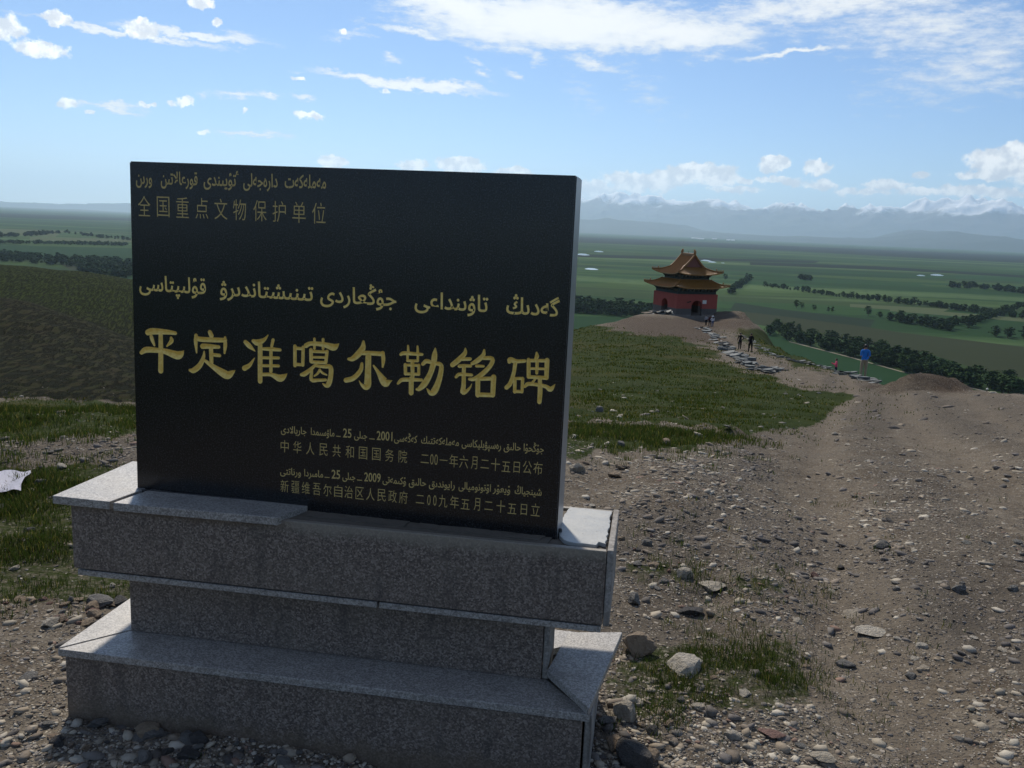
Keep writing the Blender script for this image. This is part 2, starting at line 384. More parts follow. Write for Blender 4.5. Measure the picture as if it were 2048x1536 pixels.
DARK = [[(1740,785),(1790,744),(1900,742),(1960,785)],[(1420,660),(1430,634),(1510,640),(1515,655)],[(1200,630),(1430,636),(1440,690),(1250,670)]]
def inpoly(px, py, poly):
    p = np.array(poly, float); ins = np.zeros(px.shape, bool); j = len(p)-1
    for i in range(len(p)):
        c = ((p[i,1] > py) != (p[j,1] > py)) & (px < (p[j,0]-p[i,0])*(py-p[i,1])/(p[j,1]-p[i,1]+1e-12)+p[i,0]); ins ^= c; j = i
    return ins
def masks(x, y, z, jitter=1.0):
    px, py, zz = to_px(np.stack([x, y, z], -1)); ok = zz > 0.3
    px = np.where(ok, px, -9999); py = np.where(ok, py, -9999)
    r = np.hypot(x, y)
    kx = np.clip(8/np.maximum(r, 4), .22, 2); jx = fbm(x*3.1*kx+3, y*3.1*kx, 5, .65)*150*jitter; jy = fbm(x*3.3*kx+31, y*3.3*kx+7, 5, .65)*70*jitter
    def any_(L):
        o = np.zeros(x.shape, bool)
        for p in L: o |= inpoly(px+jx, py+jy*np.clip((py-620)/300, .15, 1), p)
        return o.astype(np.float32)
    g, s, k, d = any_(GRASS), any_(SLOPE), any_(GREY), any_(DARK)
    left = (np.arctan2(x, y) < R(-6)) & (r > 60); far = (r > 160)
    behind = ~ok & (r > 4) & (fbm(x*.15, y*.15, 3) > -0.05)
    g = np.maximum(g, (left | far | behind).astype(np.float32)*(1-s*.0)); 
    return g, s, k, d

HX = RR*np.sin(AZ); HY = RR*np.cos(AZ); HZ = height(HX, HY)
g, s, k, d = masks(HX, HY, HZ)
def blur(a):
    for _ in range(3):
        a = (a + np.roll(a, 1, 1) + np.roll(a, -1, 1) + np.vstack([a[1:], a[-1:]]) + np.vstack([a[:1], a[:-1]]))/5
    return a
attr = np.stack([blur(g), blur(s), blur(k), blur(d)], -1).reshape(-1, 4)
na = len(azr); idx = np.arange(nr*na).reshape(nr, na); nx = np.roll(idx, -1, 1)
F = np.stack([idx[:-1], idx[1:], nx[1:], nx[:-1]], -1).reshape(-1, 4)
V = np.stack([HX, HY, HZ], -1).reshape(-1, 3)
c0 = len(V); V = np.vstack([V, [[0, 0, float(height(np.array([0.]), np.array([0.5]))[0])]]]); attr = np.vstack([attr, [0, 0, 0, 0]])
hill_me = np_mesh('hilltop_ground', V, F[:, ::-1], smooth=True)
tri = [(c0, int(nx[0, j]), int(idx[0, j])) for j in range(na)]
bm = bmesh.new(); bm.from_mesh(hill_me); bm.verts.ensure_lookup_table()
for a_, b_, c_ in tri:
    try: bm.faces.new((bm.verts[a_], bm.verts[c_], bm.verts[b_]))
    except ValueError: pass
bmesh.ops.recalc_face_normals(bm, faces=bm.faces[:]) ; bm.normal_update(); bm.to_mesh(hill_me); bm.free()
hill_me.polygons.foreach_set('use_smooth', [True]*len(hill_me.polygons))
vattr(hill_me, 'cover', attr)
_td = track(V[:, 0], V[:, 1]) + fbm(V[:, 0]*.7, V[:, 1]*.7+4, 3)*.35
_rut = np.exp(-((_td+.78)/.30)**2) + np.exp(-((_td-.72)/.32)**2) + .7*np.exp(-((_td+2.3)/.3)**2) + .6*np.exp(-((_td-2.2)/.32)**2)
_mid = np.exp(-(_td/.4)**2) + np.exp(-((_td+1.5)/.4)**2) + np.exp(-((_td-1.5)/.45)**2)
vattr(hill_me, 'wheel', np.stack([_rut, _mid, np.clip(1-np.abs(_td)/4, 0, 1)], -1))

m_ground, t = mat('stony_ground')
tc = t.n('ShaderNodeTexCoord').outputs['Object']
at = t.n('ShaderNodeAttribute', attribute_name='cover'); sep = t.n('ShaderNodeSeparateColor', {0: at.outputs['Color']})
gm, sm, km, dm = sep.outputs[0], sep.outputs[1], sep.outputs[2], at.outputs['Alpha']
n1 = t.noise(tc, 1.3, 6, .6).outputs[0]; n2 = t.noise(tc, 9, 5, .65).outputs[0]; n3 = t.noise(tc, 60, 4, .6).outputs[0]
dirt = t.mix(t.ss(n1, .35, .65), (0.092, 0.073, 0.054), (0.158, 0.136, 0.108))
dirt = t.mix(t.ss(n2, .42, .66), dirt, (0.192, 0.168, 0.134)); dirt = t.mix(t.m('MULTIPLY', t.ss(n3, .4, .7), .5), dirt, (0.068, 0.054, 0.038))
grey = t.mix(n3, (0.072, 0.062, 0.050), (0.140, 0.122, 0.100))
kk = t.ss(t.m('ADD', km, t.m('MULTIPLY_ADD', n1, 1.6, -.8)), .3, .75)
soil = t.mix(t.m('MULTIPLY', kk, .7), dirt, grey)
wh = t.n('ShaderNodeSeparateColor', {0: t.n('ShaderNodeAttribute', attribute_name='wheel').outputs['Color']})
soil = t.mix(t.m('MULTIPLY', t.ss(t.m('MULTIPLY_ADD', n2, .6, wh.outputs[0]), .45, 1.1), .55), soil, (0.138, 0.115, 0.088))
soil = t.mix(t.m('MULTIPLY', t.ss(t.m('ADD', t.m('MULTIPLY', wh.outputs[1], t.m('MULTIPLY', wh.outputs[2], 1.4)), t.m('MULTIPLY_ADD', n1, 1.4, -.7)), .35, .9), .6), soil, (0.074, 0.064, 0.052))
darks = t.mix(n2, (0.040, 0.028, 0.020), (0.070, 0.050, 0.036))
soil = t.mix(t.m('MULTIPLY', dm, .85), soil, darks)
v1 = t.vor(tc, 34); v2 = t.vor(tc, 85)
def pebble(v, lo, hi, amt, base):
    rnd = t.n('ShaderNodeSeparateColor', {0: v.outputs['Color']})
    sel = t.m('MULTIPLY', t.ss(v.outputs['Distance'], hi, lo), t.ss(rnd.outputs[0], 1-amt, 1-amt+.02))
    pc = t.ramp(rnd.outputs[1], [(0, (.06, .058, .06)), (.35, (.13, .115, .10)), (.7, (.22, .19, .155)), (1, (.33, .30, .26))])
    return t.mix(sel, base, pc), sel
soil, s1 = pebble(v1, .30, .42, .42, soil); soil, s2 = pebble(v2, .32, .45, .6, soil)
g1 = t.noise(tc, .55, 5, .65).outputs[0]; g2 = t.noise(tc, 16, 5, .7).outputs[0]; g3 = t.noise(tc, .09, 5, .6).outputs[0]
grass = t.mix(t.ss(g1, .35, .68), (0.021, 0.032, 0.008), (0.038, 0.050, 0.014))
grass = t.mix(t.ss(g3, .50, .64), grass, (0.050, 0.050, 0.018)); grass = t.mix(t.m('MULTIPLY', t.ss(g2, .42, .7), .7), grass, (0.011, 0.017, 0.005))
# sheep terraces: follow the contours
sp = t.n('ShaderNodeSeparateXYZ', {0: tc})
wz = t.m('ADD', t.m('MULTIPLY_ADD', sp.outputs[1], .34, sp.outputs[0]), t.m('MULTIPLY', t.noise(tc, .06, 5, .62).outputs[0], 2.2))
brk = t.noise(tc, .9, 6, .72).outputs[0]
lv = t.n('ShaderNodeCombineXYZ', {0: t.m('MULTIPLY', wz, 1.9), 1: t.m('MULTIPLY', sp.outputs[1], .22), 2: 0.0}).outputs[0]
st = t.noise(lv, 1.0, 6, .68).outputs[0]
clump = t.ss(t.m('ADD', st, t.m('MULTIPLY_ADD', brk, .22, -.11)), .46, .56)
sl1 = t.mix(t.ss(brk, .35, .65), (0.024, 0.021, 0.010), (0.017, 0.022, 0.006))  # hillside colours are darkened to stand in for a cloud's shadow
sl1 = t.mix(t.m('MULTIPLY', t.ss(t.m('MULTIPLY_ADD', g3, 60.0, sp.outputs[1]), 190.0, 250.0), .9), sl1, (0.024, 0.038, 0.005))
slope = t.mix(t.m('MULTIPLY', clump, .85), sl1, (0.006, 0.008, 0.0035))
gmask = t.ss(t.m('ADD', gm, t.m('MULTIPLY_ADD', n2, 1.5, -.75)), .30, .62)
c = t.mix(t.m('MULTIPLY', gmask, t.ss(t.m('ADD', t.noise(tc, 26, 5, .7).outputs[0], t.m('MULTIPLY', t.vm('LENGTH', tc), .035)), .44, .76, .22, 1.0)), soil, grass)
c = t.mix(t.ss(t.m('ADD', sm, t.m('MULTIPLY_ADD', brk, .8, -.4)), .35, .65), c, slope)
hh = t.m('ADD', t.m('MULTIPLY', t.m('MAXIMUM', s1, t.m('MULTIPLY', s2, .5)), t.m('SUBTRACT', 1.0, gmask)), t.m('MULTIPLY', n3, .6))
b1 = t.bump(hh, .9, .012); b2 = t.bump(n2, .7, .05, b1)
b3 = t.bump(t.m('MULTIPLY', clump, t.m('MULTIPLY', sm, -1.0)), .8, .5, b2)
finish(t, c, .95, b3, .03)
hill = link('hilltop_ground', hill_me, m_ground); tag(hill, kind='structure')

# ------------------------------------------------------------------ valley plain
m_plain, t = mat('valley_fields')
tc = t.n('ShaderNodeTexCoord').outputs['Object']
rot = t.n('ShaderNodeMapping', {'Vector': tc, 'Rotation': (0, 0, R(14)), 'Scale': (.0022, .0062, 1)}).outputs[0]
wv = t.vm('ADD', rot, t.vm('SCALE', t.noise(tc, .0006, 3, .5).outputs['Color'], scale=.9))
vo = t.vor(wv, 1.0, rnd=.8); vs = t.n('ShaderNodeSeparateColor', {0: vo.outputs['Color']})
fieldc = t.ramp(vs.outputs[0], [(0, (.028, .046, .026)), (.25, (.040, .062, .032)), (.45, (.050, .056, .034)), (.6, (.034, .058, .034)), (.75, (.066, .076, .040)), (.9, (.030, .042, .030)), (1, (.080, .084, .050))], 'CONSTANT')
big = t.noise(tc, .00022, 5, .6).outputs[0]
fieldc = t.mix(t.ss(big, .42, .75, 0, .7), fieldc, (.040, .056, .036))
st = t.n('ShaderNodeMapping', {'Vector': tc, 'Rotation': (0, 0, R(10)), 'Scale': (.00035, .0022, 1)}).outputs[0]
stn = t.noise(st, 1.0, 6, .65).outputs[0]
fieldc = t.mix(t.m('MULTIPLY', t.ss(stn, .50, .62), .6), fieldc, (.150, .150, .105))
fieldc = t.mix(t.m('MULTIPLY', t.ss(stn, .46, .34), .6), fieldc, (.022, .036, .026))
fieldc = t.mix(1.0, fieldc, (.64, 1.0, .56), 'MULTIPLY')
fn = t.noise(tc, .03, 5, .7).outputs[0]
fieldc = t.mix(t.m('MULTIPLY', t.ss(fn, .45, .75), .5), fieldc, (.025, .038, .022))
finish(t, fieldc, .95, None, .02)
bm = bmesh.new()
rr_ = [0, 400, 900, 1800, 4000, 9000, 20000, 45000, 90000]
rings = []
for r in rr_[1:]: rings.append([bm.verts.new((r*math.sin(2*math.pi*k/72), r*math.cos(2*math.pi*k/72), PLAIN_Z)) for k in range(72)])
bm.faces.new(rings[0])
for a, b in zip(rings, rings[1:]):
    for k in range(72): bm.faces.new((a[k], a[(k+1) % 72], b[(k+1) % 72], b[k]))
bmesh.ops.recalc_face_normals(bm, faces=bm.faces[:])
if bm.faces[0].normal.z < 0: bmesh.ops.reverse_faces(bm, faces=bm.faces[:])
plain = bm_obj('valley_plain', bm, m_plain); tag(plain, kind='structure')

def sheet(name, pts, m, dz, kind='structure', label=None):
    bm = bmesh.new(); P = [on_plain(*p) for p in pts]
    f = bm.faces.new([bm.verts.new((p.x, p.y, PLAIN_Z+dz)) for p in P]); bm.normal_update()
    if f.normal.z < 0: f.normal_flip()
    o = bm_obj(name, bm, m); tag(o, kind=kind); return o
def crop(name, a, b):
    m, t = mat(name); tc = t.n('ShaderNodeTexCoord').outputs['Object']
    n = t.noise(tc, .02, 5, .6).outputs[0]; m2 = t.n('ShaderNodeMapping', {'Vector': tc, 'Rotation': (0, 0, R(25)), 'Scale': (.004, .12, 1)}).outputs[0]
    n2 = t.noise(m2, 1, 4, .6).outputs[0]
    finish(t, t.mix(t.m('MULTIPLY_ADD', n2, .6, t.m('MULTIPLY', n, .4)), a, b), .95, None, .02); return m
m_em = crop('emerald_crop', (.012, .036, .014), (.020, .052, .020))
m_pale = crop('pale_crop', (.060, .080, .038), (.080, .098, .05))
m_olive = crop('olive_crop', (.026, .034, .017), (.036, .044, .022))
m_deep = crop('deep_green_crop', (.015, .026, .016), (.020, .034, .019))
sheet('field', [(1545,660),(1580,684),(1700,716),(1800,744),(1960,780),(2200,850),(2200,1000),(1600,860),(1480,700)], m_em, .05)
sheet('field', [(1100,632),(1330,634),(1330,700),(1100,700)], m_em, .05)
sheet('field', [(1100,598),(1300,612),(1300,619),(1100,606)], m_olive, .05)
sheet('field', [(1460,640),(1650,672),(1850,705),(1960,740),(2100,765),(2100,700),(1800,665),(1500,615)], m_olive, .06)
sheet('field', [(1470,605),(1560,618),(1750,640),(1740,655),(1560,632),(1460,620)], m_deep, .09)
sheet('field', [(1780,615),(2100,640),(2100,648),(1780,622)], m_pale, .05)
sheet('field', [(1700,608),(1900,618),(1880,626),(1700,614)], m_pale, .12)
sheet('field', [(-100,455),(130,461),(110,474),(-100,466)], m_pale, .05)
sheet('field', [(60,474),(300,479),(300,485),(60,481)], m_pale, .12)
sheet('field', [(-100,489),(300,497),(300,522),(-100,512)], m_em, .10)
sheet('field', [(180,548),(300,556),(300,566),(180,560)], m_em, .10)
sheet('field', [(120,528),(290,536),(270,545),(140,540)], m_olive, .10)
m_wood = crop('distant_woodland', (.010, .016, .011), (.018, .026, .017))
sheet('distant_wood', [(1130,473),(1400,484),(1700,497),(2070,513),(2070,527),(1850,517),(1600,503),(1400,494),(1130,484)], m_wood, .07)
sheet('distant_wood', [(1500,524),(1750,532),(2070,552),(2070,557),(1800,541),(1500,530)], m_wood, .07)
sheet('distant_wood', [(1150,508),(1420,516),(1640,522),(1630,526),(1400,521),(1150,514)], m_wood, .07)
sheet('distant_wood', [(-60,424),(130,431),(270,437),(270,442),(100,438),(-60,432)], m_wood, .07)
m_road = simple('pale_dirt_road', (.22, .20, .16), .95, .1, .2, .01)
sheet('dirt_road', [(1578,682.5),(1700,714),(1800,742),(1960,779),(2100,812),(2100,814.5),(1960,781),(1800,743.6),(1700,715.5),(1578,684)], m_road, .20)
m_water, t = mat('pond_water'); finish(t, (.05, .07, .08), .06, None, .5)
for (px, py, wd) in ((1166,509,14),(1198,503,10),(1412,521,11),(1424,524,9),(1446,526,4),(1842,551,9),(1874,550,14),(1183,538,14)):
    sheet('pond', [(px+math.cos(a)*wd*(.9+.2*math.sin(3*a)), py+math.sin(a)*wd*.13+math.cos(a)*wd*.05) for a in [i*math.pi/8 for i in range(16)]], m_water, .16)

# ------------------------------------------------------------------ mountains
def ridged(x, y, o=6, g=.52):
    s = 0; a = 1; tt = 0; wgt = 1.0
    for i in range(o):
        n = 1-np.abs(2*vnoise(x*2**i+13.7*i, y*2**i+5.1*i)-1); n = n*n*wgt; wgt = np.clip(n*1.8, 0, 1)
        s = s+a*n; tt += a; a *= g
    return s/tt
m_mtn, t = mat('snow_mountain')
geo = t.n('ShaderNodeNewGeometry'); ps = t.n('ShaderNodeSeparateXYZ', {0: geo.outputs['Position']}); ns_ = t.n('ShaderNodeSeparateXYZ', {0: geo.outputs['Normal']})
nz = t.noise(geo.outputs['Position'], .0006, 6, .65).outputs[0]
hs = t.m('MULTIPLY_ADD', nz, 1500.0, ps.outputs[2])
snow = t.m('MULTIPLY', t.ss(hs, 1900.0, 2200.0), t.ss(t.m('MULTIPLY_ADD', nz, .5, ns_.outputs[2]), .72, .95))
finish(t, t.mix(snow, t.mix(t.ss(hs, 900., 1900.), (.035, .05, .035), (.075, .075, .08)), (.95, .96, .98)), .9, None, .1)
def mountains(name, d0, d1, a0, a1, na_, nd_, hfun, seed):
    aa = np.radians(np.linspace(a0, a1, na_)); dd = np.linspace(d0, d1, nd_); A_, D_ = np.meshgrid(aa, dd)
    x = D_*np.sin(A_); y = D_*np.cos(A_); u = (D_-d0)/(d1-d0)
    z = PLAIN_Z-60 + hfun(np.degrees(A_), u, x/1000+seed, y/1000)
    idx = np.arange(nd_*na_).reshape(nd_, na_)
    Fm = np.stack([idx[:-1, :-1], idx[:-1, 1:], idx[1:, 1:], idx[1:, :-1]], -1).reshape(-1, 4)
    me = np_mesh(name, np.stack([x, y, z], -1).reshape(-1, 3), Fm, smooth=False)
    o = link(name, me, m_mtn); tag(o, kind='structure'); return o
def main_h(a, u, x, y):
    prof = np.interp(a, [-45, -28, -22, -12, 0, 4, 8, 13, 15, 17, 22, 27, 32, 45], [.10, .16, .25, .6, .9, 1.03, 1.0, .80, .93, 1.0, 1.0, 1.0, .95, .8])
    env = np.exp(-((u-.62)/.26)**2)
    rd = ridged(x*.12, y*.12, 3)*.42 + ridged(x*.36+7, y*.36, 5, .6)*.42 + ridged(x*1.1, y*1.1, 4)*.16
    return prof*env*(980+1960*rd)*np.clip(u*6, 0, 1)
def foot_h(a, u, x, y):
    prof = np.interp(a, [-45, -20, -5, 5, 12, 20, 30, 45], [.06, .08, .3, .40, .46, .45, .45, .4])
    env = np.sin(np.clip(u, 0, 1)*math.pi)**.8
    return prof*env*(330+1150*ridged(x*.16, y*.16, 6, .5))
mountains('snow_mountain_range', 34000, 50000, -44, 44, 1100, 110, main_h, 3.0)
mountains('foothills', 24000, 33500, -44, 44, 700, 60, foot_h, 41.0)

# ------------------------------------------------------------------ air
m_haze = bpy.data.materials.new('haze_air'); m_haze.use_nodes = True; t = NT(m_haze.node_tree)
hz = t.n('ShaderNodeVolumePrincipled', {'Color': (.60, .81, 1.0, 1), 'Density': 2.8e-5, 'Anisotropy': .5})
t.n('ShaderNodeOutputMaterial', {'Volume': hz})
bm = bmesh.new(); box(bm, -70000, 70000, -20000, 70000, PLAIN_Z-90, 2300)
hz_o = bm_obj('haze', bm, m_haze); tag(hz_o, kind='stuff')

# ------------------------------------------------------------------ the monument
def granite(name, cols, scale=210.0, rough=.38, spec=.5, stain=.35):
    m, t = mat(name); tc = t.n('ShaderNodeTexCoord').outputs['Object']
    v = t.vor(tc, scale); vs = t.n('ShaderNodeSeparateColor', {0: v.outputs['Color']})
    n = t.noise(tc, scale*.7, 3, .6).outputs[0]
    c = t.mix(.2, t.ramp(t.m('MULTIPLY_ADD', n, .5, t.m('MULTIPLY', vs.outputs[0], .5)), cols), tuple(cols[1][1][i]*.55+cols[2][1][i]*.45 for i in range(3)))
    big = t.noise(tc, 7, 6, .65).outputs[0]; strk = t.noise(t.n('ShaderNodeMapping', {'Vector': tc, 'Scale': (9, 9, 1.6)}).outputs[0], 1.5, 5, .6).outputs[0]
    c = t.mix(t.m('MULTIPLY', t.ss(big, .42, .72), stain), c, (.16, .135, .105))
    c = t.mix(t.m('MULTIPLY', t.ss(strk, .50, .70), stain*1.5), c, (.045, .042, .040))
    if name == 'grey_granite':      # mortar smears below the bare bed, rusty seepage under the ledges
        sz = t.n('ShaderNodeSeparateXYZ', {0: tc}); sm2 = t.noise(t.n('ShaderNodeMapping', {'Vector': tc, 'Scale': (14, 14, 5)}).outputs[0], 1.0, 6, .7).outputs[0]
        zz = t.m('MULTIPLY_ADD', sm2, .085, sz.outputs[2])
        top = t.m('MULTIPLY', t.ss(zz, .695, .735), t.ss(sz.outputs[0], .62, .75)); c = t.mix(t.m('MULTIPLY', top, .7), c, (.25, .225, .18))
        rust = t.m('MULTIPLY', t.ss(zz, .448, .482), t.ss(sz.outputs[2], .453, .4525)); c = t.mix(t.m('MULTIPLY', rust, .75), c, (.085, .055, .035))
        rs2 = t.m('MULTIPLY', t.ss(zz, .700, .730), t.ss(sz.outputs[0], .75, .62)); c = t.mix(t.m('MULTIPLY', rs2, .6), c, (.10, .07, .045))
        mud = t.ss(t.m('MULTIPLY_ADD', sm2, -.16, sz.outputs[2]), .0, -.07); c = t.mix(t.m('MULTIPLY', mud, .65), c, (.12, .09, .06))
    finish(t, c, t.m('MULTIPLY_ADD', big, .25, rough), t.bump(n, .12, .002), spec); return m
m_gran = granite('grey_granite', [(.2, (.034, .028, .025)), (.42, (.110, .088, .074)), (.58, (.190, .155, .130)), (.8, (.36, .31, .265))])
m_granf = granite('flamed_granite', [(.2, (.10, .095, .09)), (.45, (.24, .225, .205)), (.7, (.42, .40, .37))], 230, .30, .6, .15)
m_edge = granite('sawn_granite_edge', [(.2, (.16, .15, .14)), (.5, (.26, .245, .225)), (.8, (.38, .36, .33))], 150, .7, .3, .5)
m_cem = simple('grey_mortar', (.13, .115, .095), .9, .2, .35, 30, .5)
m_cemw, t = mat('pale_cement'); tc = t.n('ShaderNodeTexCoord').outputs['Object']
n = t.noise(tc, 12, 7, .7).outputs[0]; n2 = t.noise(tc, 90, 5, .7).outputs[0]
finish(t, t.mix(t.ss(n2, .58, .7), t.mix(n, (.26, .265, .26), (.40, .40, .375)), (.18, .17, .16)), t.m('MULTIPLY_ADD', n, .4, .22), t.bump(n2, .3, .003), .6)
m_black, t = mat('polished_black_granite'); tc = t.n('ShaderNodeTexCoord').outputs['Object']
n = t.noise(tc, 230, 3, .7).outputs[0]; n2 = t.noise(tc, 5, 5, .6).outputs[0]
finish(t, t.mix(t.ss(n, .50, .72), (.0085, .0085, .0095), (.055, .055, .060)), t.m('MULTIPLY_ADD', n2, .10, .16), None, .5)
m_side, t = mat('sky_sheen_side'); n = t.noise(t.n('ShaderNodeTexCoord').outputs['Object'], 60, 5, .7).outputs[0]
finish(t, t.mix(n, (.20, .205, .21), (.32, .325, .33)), .35, None, .6)  # pale grey stands in for sky reflected at grazing angle on the black stone
m_gold, t = mat('gold_paint'); tc = t.n('ShaderNodeTexCoord').outputs['Object']
n = t.noise(tc, 90, 4, .6).outputs[0]
finish(t, t.mix(t.ss(n, .3, .7), (.82, .56, .12), (.95, .72, .24)), .5, t.bump(n, .3, .002), .5)
m_gold2, t = mat('dull_gold_paint'); n = t.noise(t.n('ShaderNodeTexCoord').outputs['Object'], 90, 4, .6).outputs[0]
finish(t, t.mix(n, (.50, .36, .12), (.66, .50, .20)), .55, None, .4)
m_tar, t = mat('black_sealant'); n = t.noise(t.n('ShaderNodeTexCoord').outputs['Object'], 70, 5, .7).outputs[0]
finish(t, t.mix(t.ss(n, .62, .7), (.010, .010, .012), (.13, .13, .13)), .35, t.bump(n, .8, .004), .5)

mon = empty('stone_monument', (-1.362, 2.644, 0.0), R(-8.7))
tag(mon, 'black granite slab with gold Kazakh and Chinese inscriptions standing on a grey granite plinth', 'monument')
NG = float(height(np.array([-.6]), np.array([2.7]))[0])
def blk(name, u0, u1, n0, n1, z0, z1, m, bev=.002, label=None):
    bm = bmesh.new(); box(bm, u0, u1, n0, n1, z0, z1); o = bm_obj(name, bm, m, mon, bevel=bev)
    if label: o['label'] = label
    return o
def tile(name, poly, z0, z1, m, bev=.0015, label=None, jag=0.0):
    bm = bmesh.new()
    if jag:
        P2 = []
        for i, p in enumerate(poly):
            q2 = poly[(i+1) % len(poly)]; L = math.dist(p[:2], q2[:2]); nn = max(1, int(L/.02))
            for k in range(nn):
                f = k/nn; P2.append((p[0]+(q2[0]-p[0])*f+random.uniform(-jag, jag), p[1]+(q2[1]-p[1])*f+random.uniform(-jag, jag)))
        poly = P2
    prism(bm, poly, z0, z1); bmesh.ops.recalc_face_normals(bm, faces=bm.faces[:])
    o = bm_obj(name, bm, m, mon, bevel=bev)
    if label: o['label'] = label
    return o
# lower tier
blk('plinth_core', .022, 1.625, -.042, .412, -.35, .205, m_cem)
blk('front_panel', .004, 1.634, -.064, -.044, -.35, .209, m_gran)
blk('side_panel', 0.0, .020, -.042, .43, -.35, .209, m_gran)
blk('side_panel', 1.640, 1.660, -.050, .43, -.35, .213, m_edge)
blk('back_panel', .022, 1.638, .414, .432, -.35, .209, m_gran)
tile('coping_tile', [(-.013, -.073), (1.655, -.070), (1.508, .101), (.135, .100)], .2115, .235, m_granf)
tile('coping_tile', [(-.017, -.068), (.131, .104), (.131, .290), (-.015, .445)], .212, .2355, m_granf)
tile('coping_tile', [(-.010, .449), (.134, .290), (1.490, .290), (1.660, .449)], .211, .2345, m_granf)
# the loose right-hand coping tile, lifted and turned
o = tile('coping_tile', [(1.516, .074), (1.655, -.108), (1.730, .368), (1.556, .330)], .243, .266, m_granf, label='loose granite coping tile lifted out of its bed and turned')
o.rotation_euler = (R(1.6), R(-.6), 0)
# neck
blk('neck_core', .15, 1.48, .116, .262, .236, .451, m_cem)
blk('neck_panel', .131, 1.492, .094, .114, .236, .451, m_gran)
blk('neck_panel', .131, .149, .116, .262, .236, .4505, m_edge)
blk('neck_panel', 1.494, 1.512, .100, .262, .236, .4505, m_edge)
blk('neck_panel', .131, 1.51, .264, .282, .236, .451, m_gran)
# upper tier
for u0, u1 in ((.012, .996), (1.002, 1.667)): blk('bottom_slab', u0, u1, .004, .380, .452, .471, m_granf)
blk('tier_core', .022, 1.670, .024, .362, .478, .692, m_cem)
blk('front_panel', .002, 1.670, .0, .020, .477, .701, m_gran)
blk('joint_bed', .03, 1.65, .03, .355, .4715, .4775, m_tar, 0)
blk('side_panel', 0.0, .020, .022, .386, .477, .688, m_gran)
blk('side_panel', 1.672, 1.690, .002, .386, .474, .704, m_edge)
blk('back_panel', .022, 1.670, .366, .386, .477, .700, m_gran)
tile('coping_tile', [(-.045, -.020), (.150, -.024), (.178, .128), (.15, .150), (.15, .300), (.02, .408), (-.042, .408)], .690, .7155, m_granf, label='pale left coping tile overhanging the tier')
o = tile('coping_tile', [(.164, -.027), (.690, -.018), (.735, .112), (.196, .130)], .689, .7145, m_granf, label='short front coping tile ending where the next one is missing', jag=0)
tile('mortar_bed', [(.70, .022), (1.50, .021), (1.51, .10), (.72, .115)], .6925, .6975, m_cem, 0, jag=.006)
tile('mortar_bed', [(.735, .060), (1.06, .050), (1.07, .10), (.74, .11)], .698, .7005, m_cem, 0, jag=.005)
tile('mortar_bed', [(1.085, .048), (1.47, .044), (1.48, .085), (1.10, .095)], .698, .7005, m_cem, 0, jag=.005)
tile('cement_patch', [(1.530, .070), (1.56, .040), (1.60, .034), (1.635, .036), (1.646, .060), (1.664, .050), (1.668, .20), (1.666, .362), (1.53, .364), (1.512, .20)], .693, .7055, m_cemw, .001, label='smooth pale cement patch with cracked edges', jag=.004)
tile('mortar_bed', [(.16, .300), (1.50, .300), (1.50, .360), (.16, .360)], .6925, .699, m_cem, 0, jag=.005)
blk('sealant_strip', .150, 1.530, .112, .124, .694, .716, m_tar, .003)

# the slab, in its own frame: x along the face, y into the stone, z up
ys, lean = R(10.624), .01501
us = Vector((math.cos(ys), -math.sin(ys), 0)); n0 = Vector((math.sin(ys), math.cos(ys), 0)); vs_ = (n0*math.sin(lean) + Vector((0, 0, 1))*math.cos(lean)).normalized(); ns2 = vs_.cross(us).normalized()*-1.0
if ns2.y < 0: ns2 = -ns2
SB = Vector((-1.19711712, 2.75, .71514185))
MS = Matrix(((us.x, ns2.x, vs_.x, SB.x), (us.y, ns2.y, vs_.y, SB.y), (us.z, ns2.z, vs_.z, SB.z), (0, 0, 0, 1)))
bpy.context.view_layer.update()
MON_INV = mon.matrix_world.inverted()
def catmull(P, k=4):
    P = [Vector(p) for p in P]
    if len(P) == 2: return [P[0].lerp(P[1], i/2) for i in range(3)]
    Q = [P[0]*2-P[1]] + P + [P[-1]*2-P[-2]]; o = []
    for i in range(1, len(Q)-2):
        for j in range(k):
            t_ = j/k; a, b, c_, d_ = Q[i-1:i+3]
            o.append(.5*((2*b)+(-a+c_)*t_+(2*a-5*b+4*c_-d_)*t_*t_+(-a+3*b-3*c_+d_)*t_**3))
    o.append(P[-1]); return o
def stroke(bm, S):
    P = catmull([(x/1000, z/1000, max(r, .6)/1000) for x, z, r in S])
    # round ends
    def ends(p, d):
        r = p.z; return [Vector((p.x+d.x*r*math.sin(a), p.y+d.y*r*math.sin(a), r*math.cos(a))) for a in (R(35), R(65), R(84))]
    d0 = Vector((P[0].x-P[1].x, P[0].y-P[1].y)).normalized(); d1 = Vector((P[-1].x-P[-2].x, P[-1].y-P[-2].y)).normalized()
    A = ends(P[0], d0)[::-1] + P + ends(P[-1], d1)
    rings = []
    for i, p in enumerate(A):
        a = A[max(i-1, 0)]; b = A[min(i+1, len(A)-1)]; d = Vector((b.x-a.x, b.y-a.y)).normalized(); s_ = Vector((-d.y, d.x))
        r = max(p.z, .0004)
        rings.append([bm.verts.new((p.x+s_.x*r*1.12, -.0006, p.y+s_.y*r*1.12)), bm.verts.new((p.x-s_.x*r*1.12, -.0006, p.y-s_.y*r*1.12)), bm.verts.new((p.x, .0006+r*.85, p.y))])
    for a, b in zip(rings, rings[1:]):
        for i in range(3): bm.faces.new((a[i], a[(i+1) % 3], b[(i+1) % 3], b[i]))
    bm.faces.new(rings[0][::-1]); bm.faces.new(rings[-1])
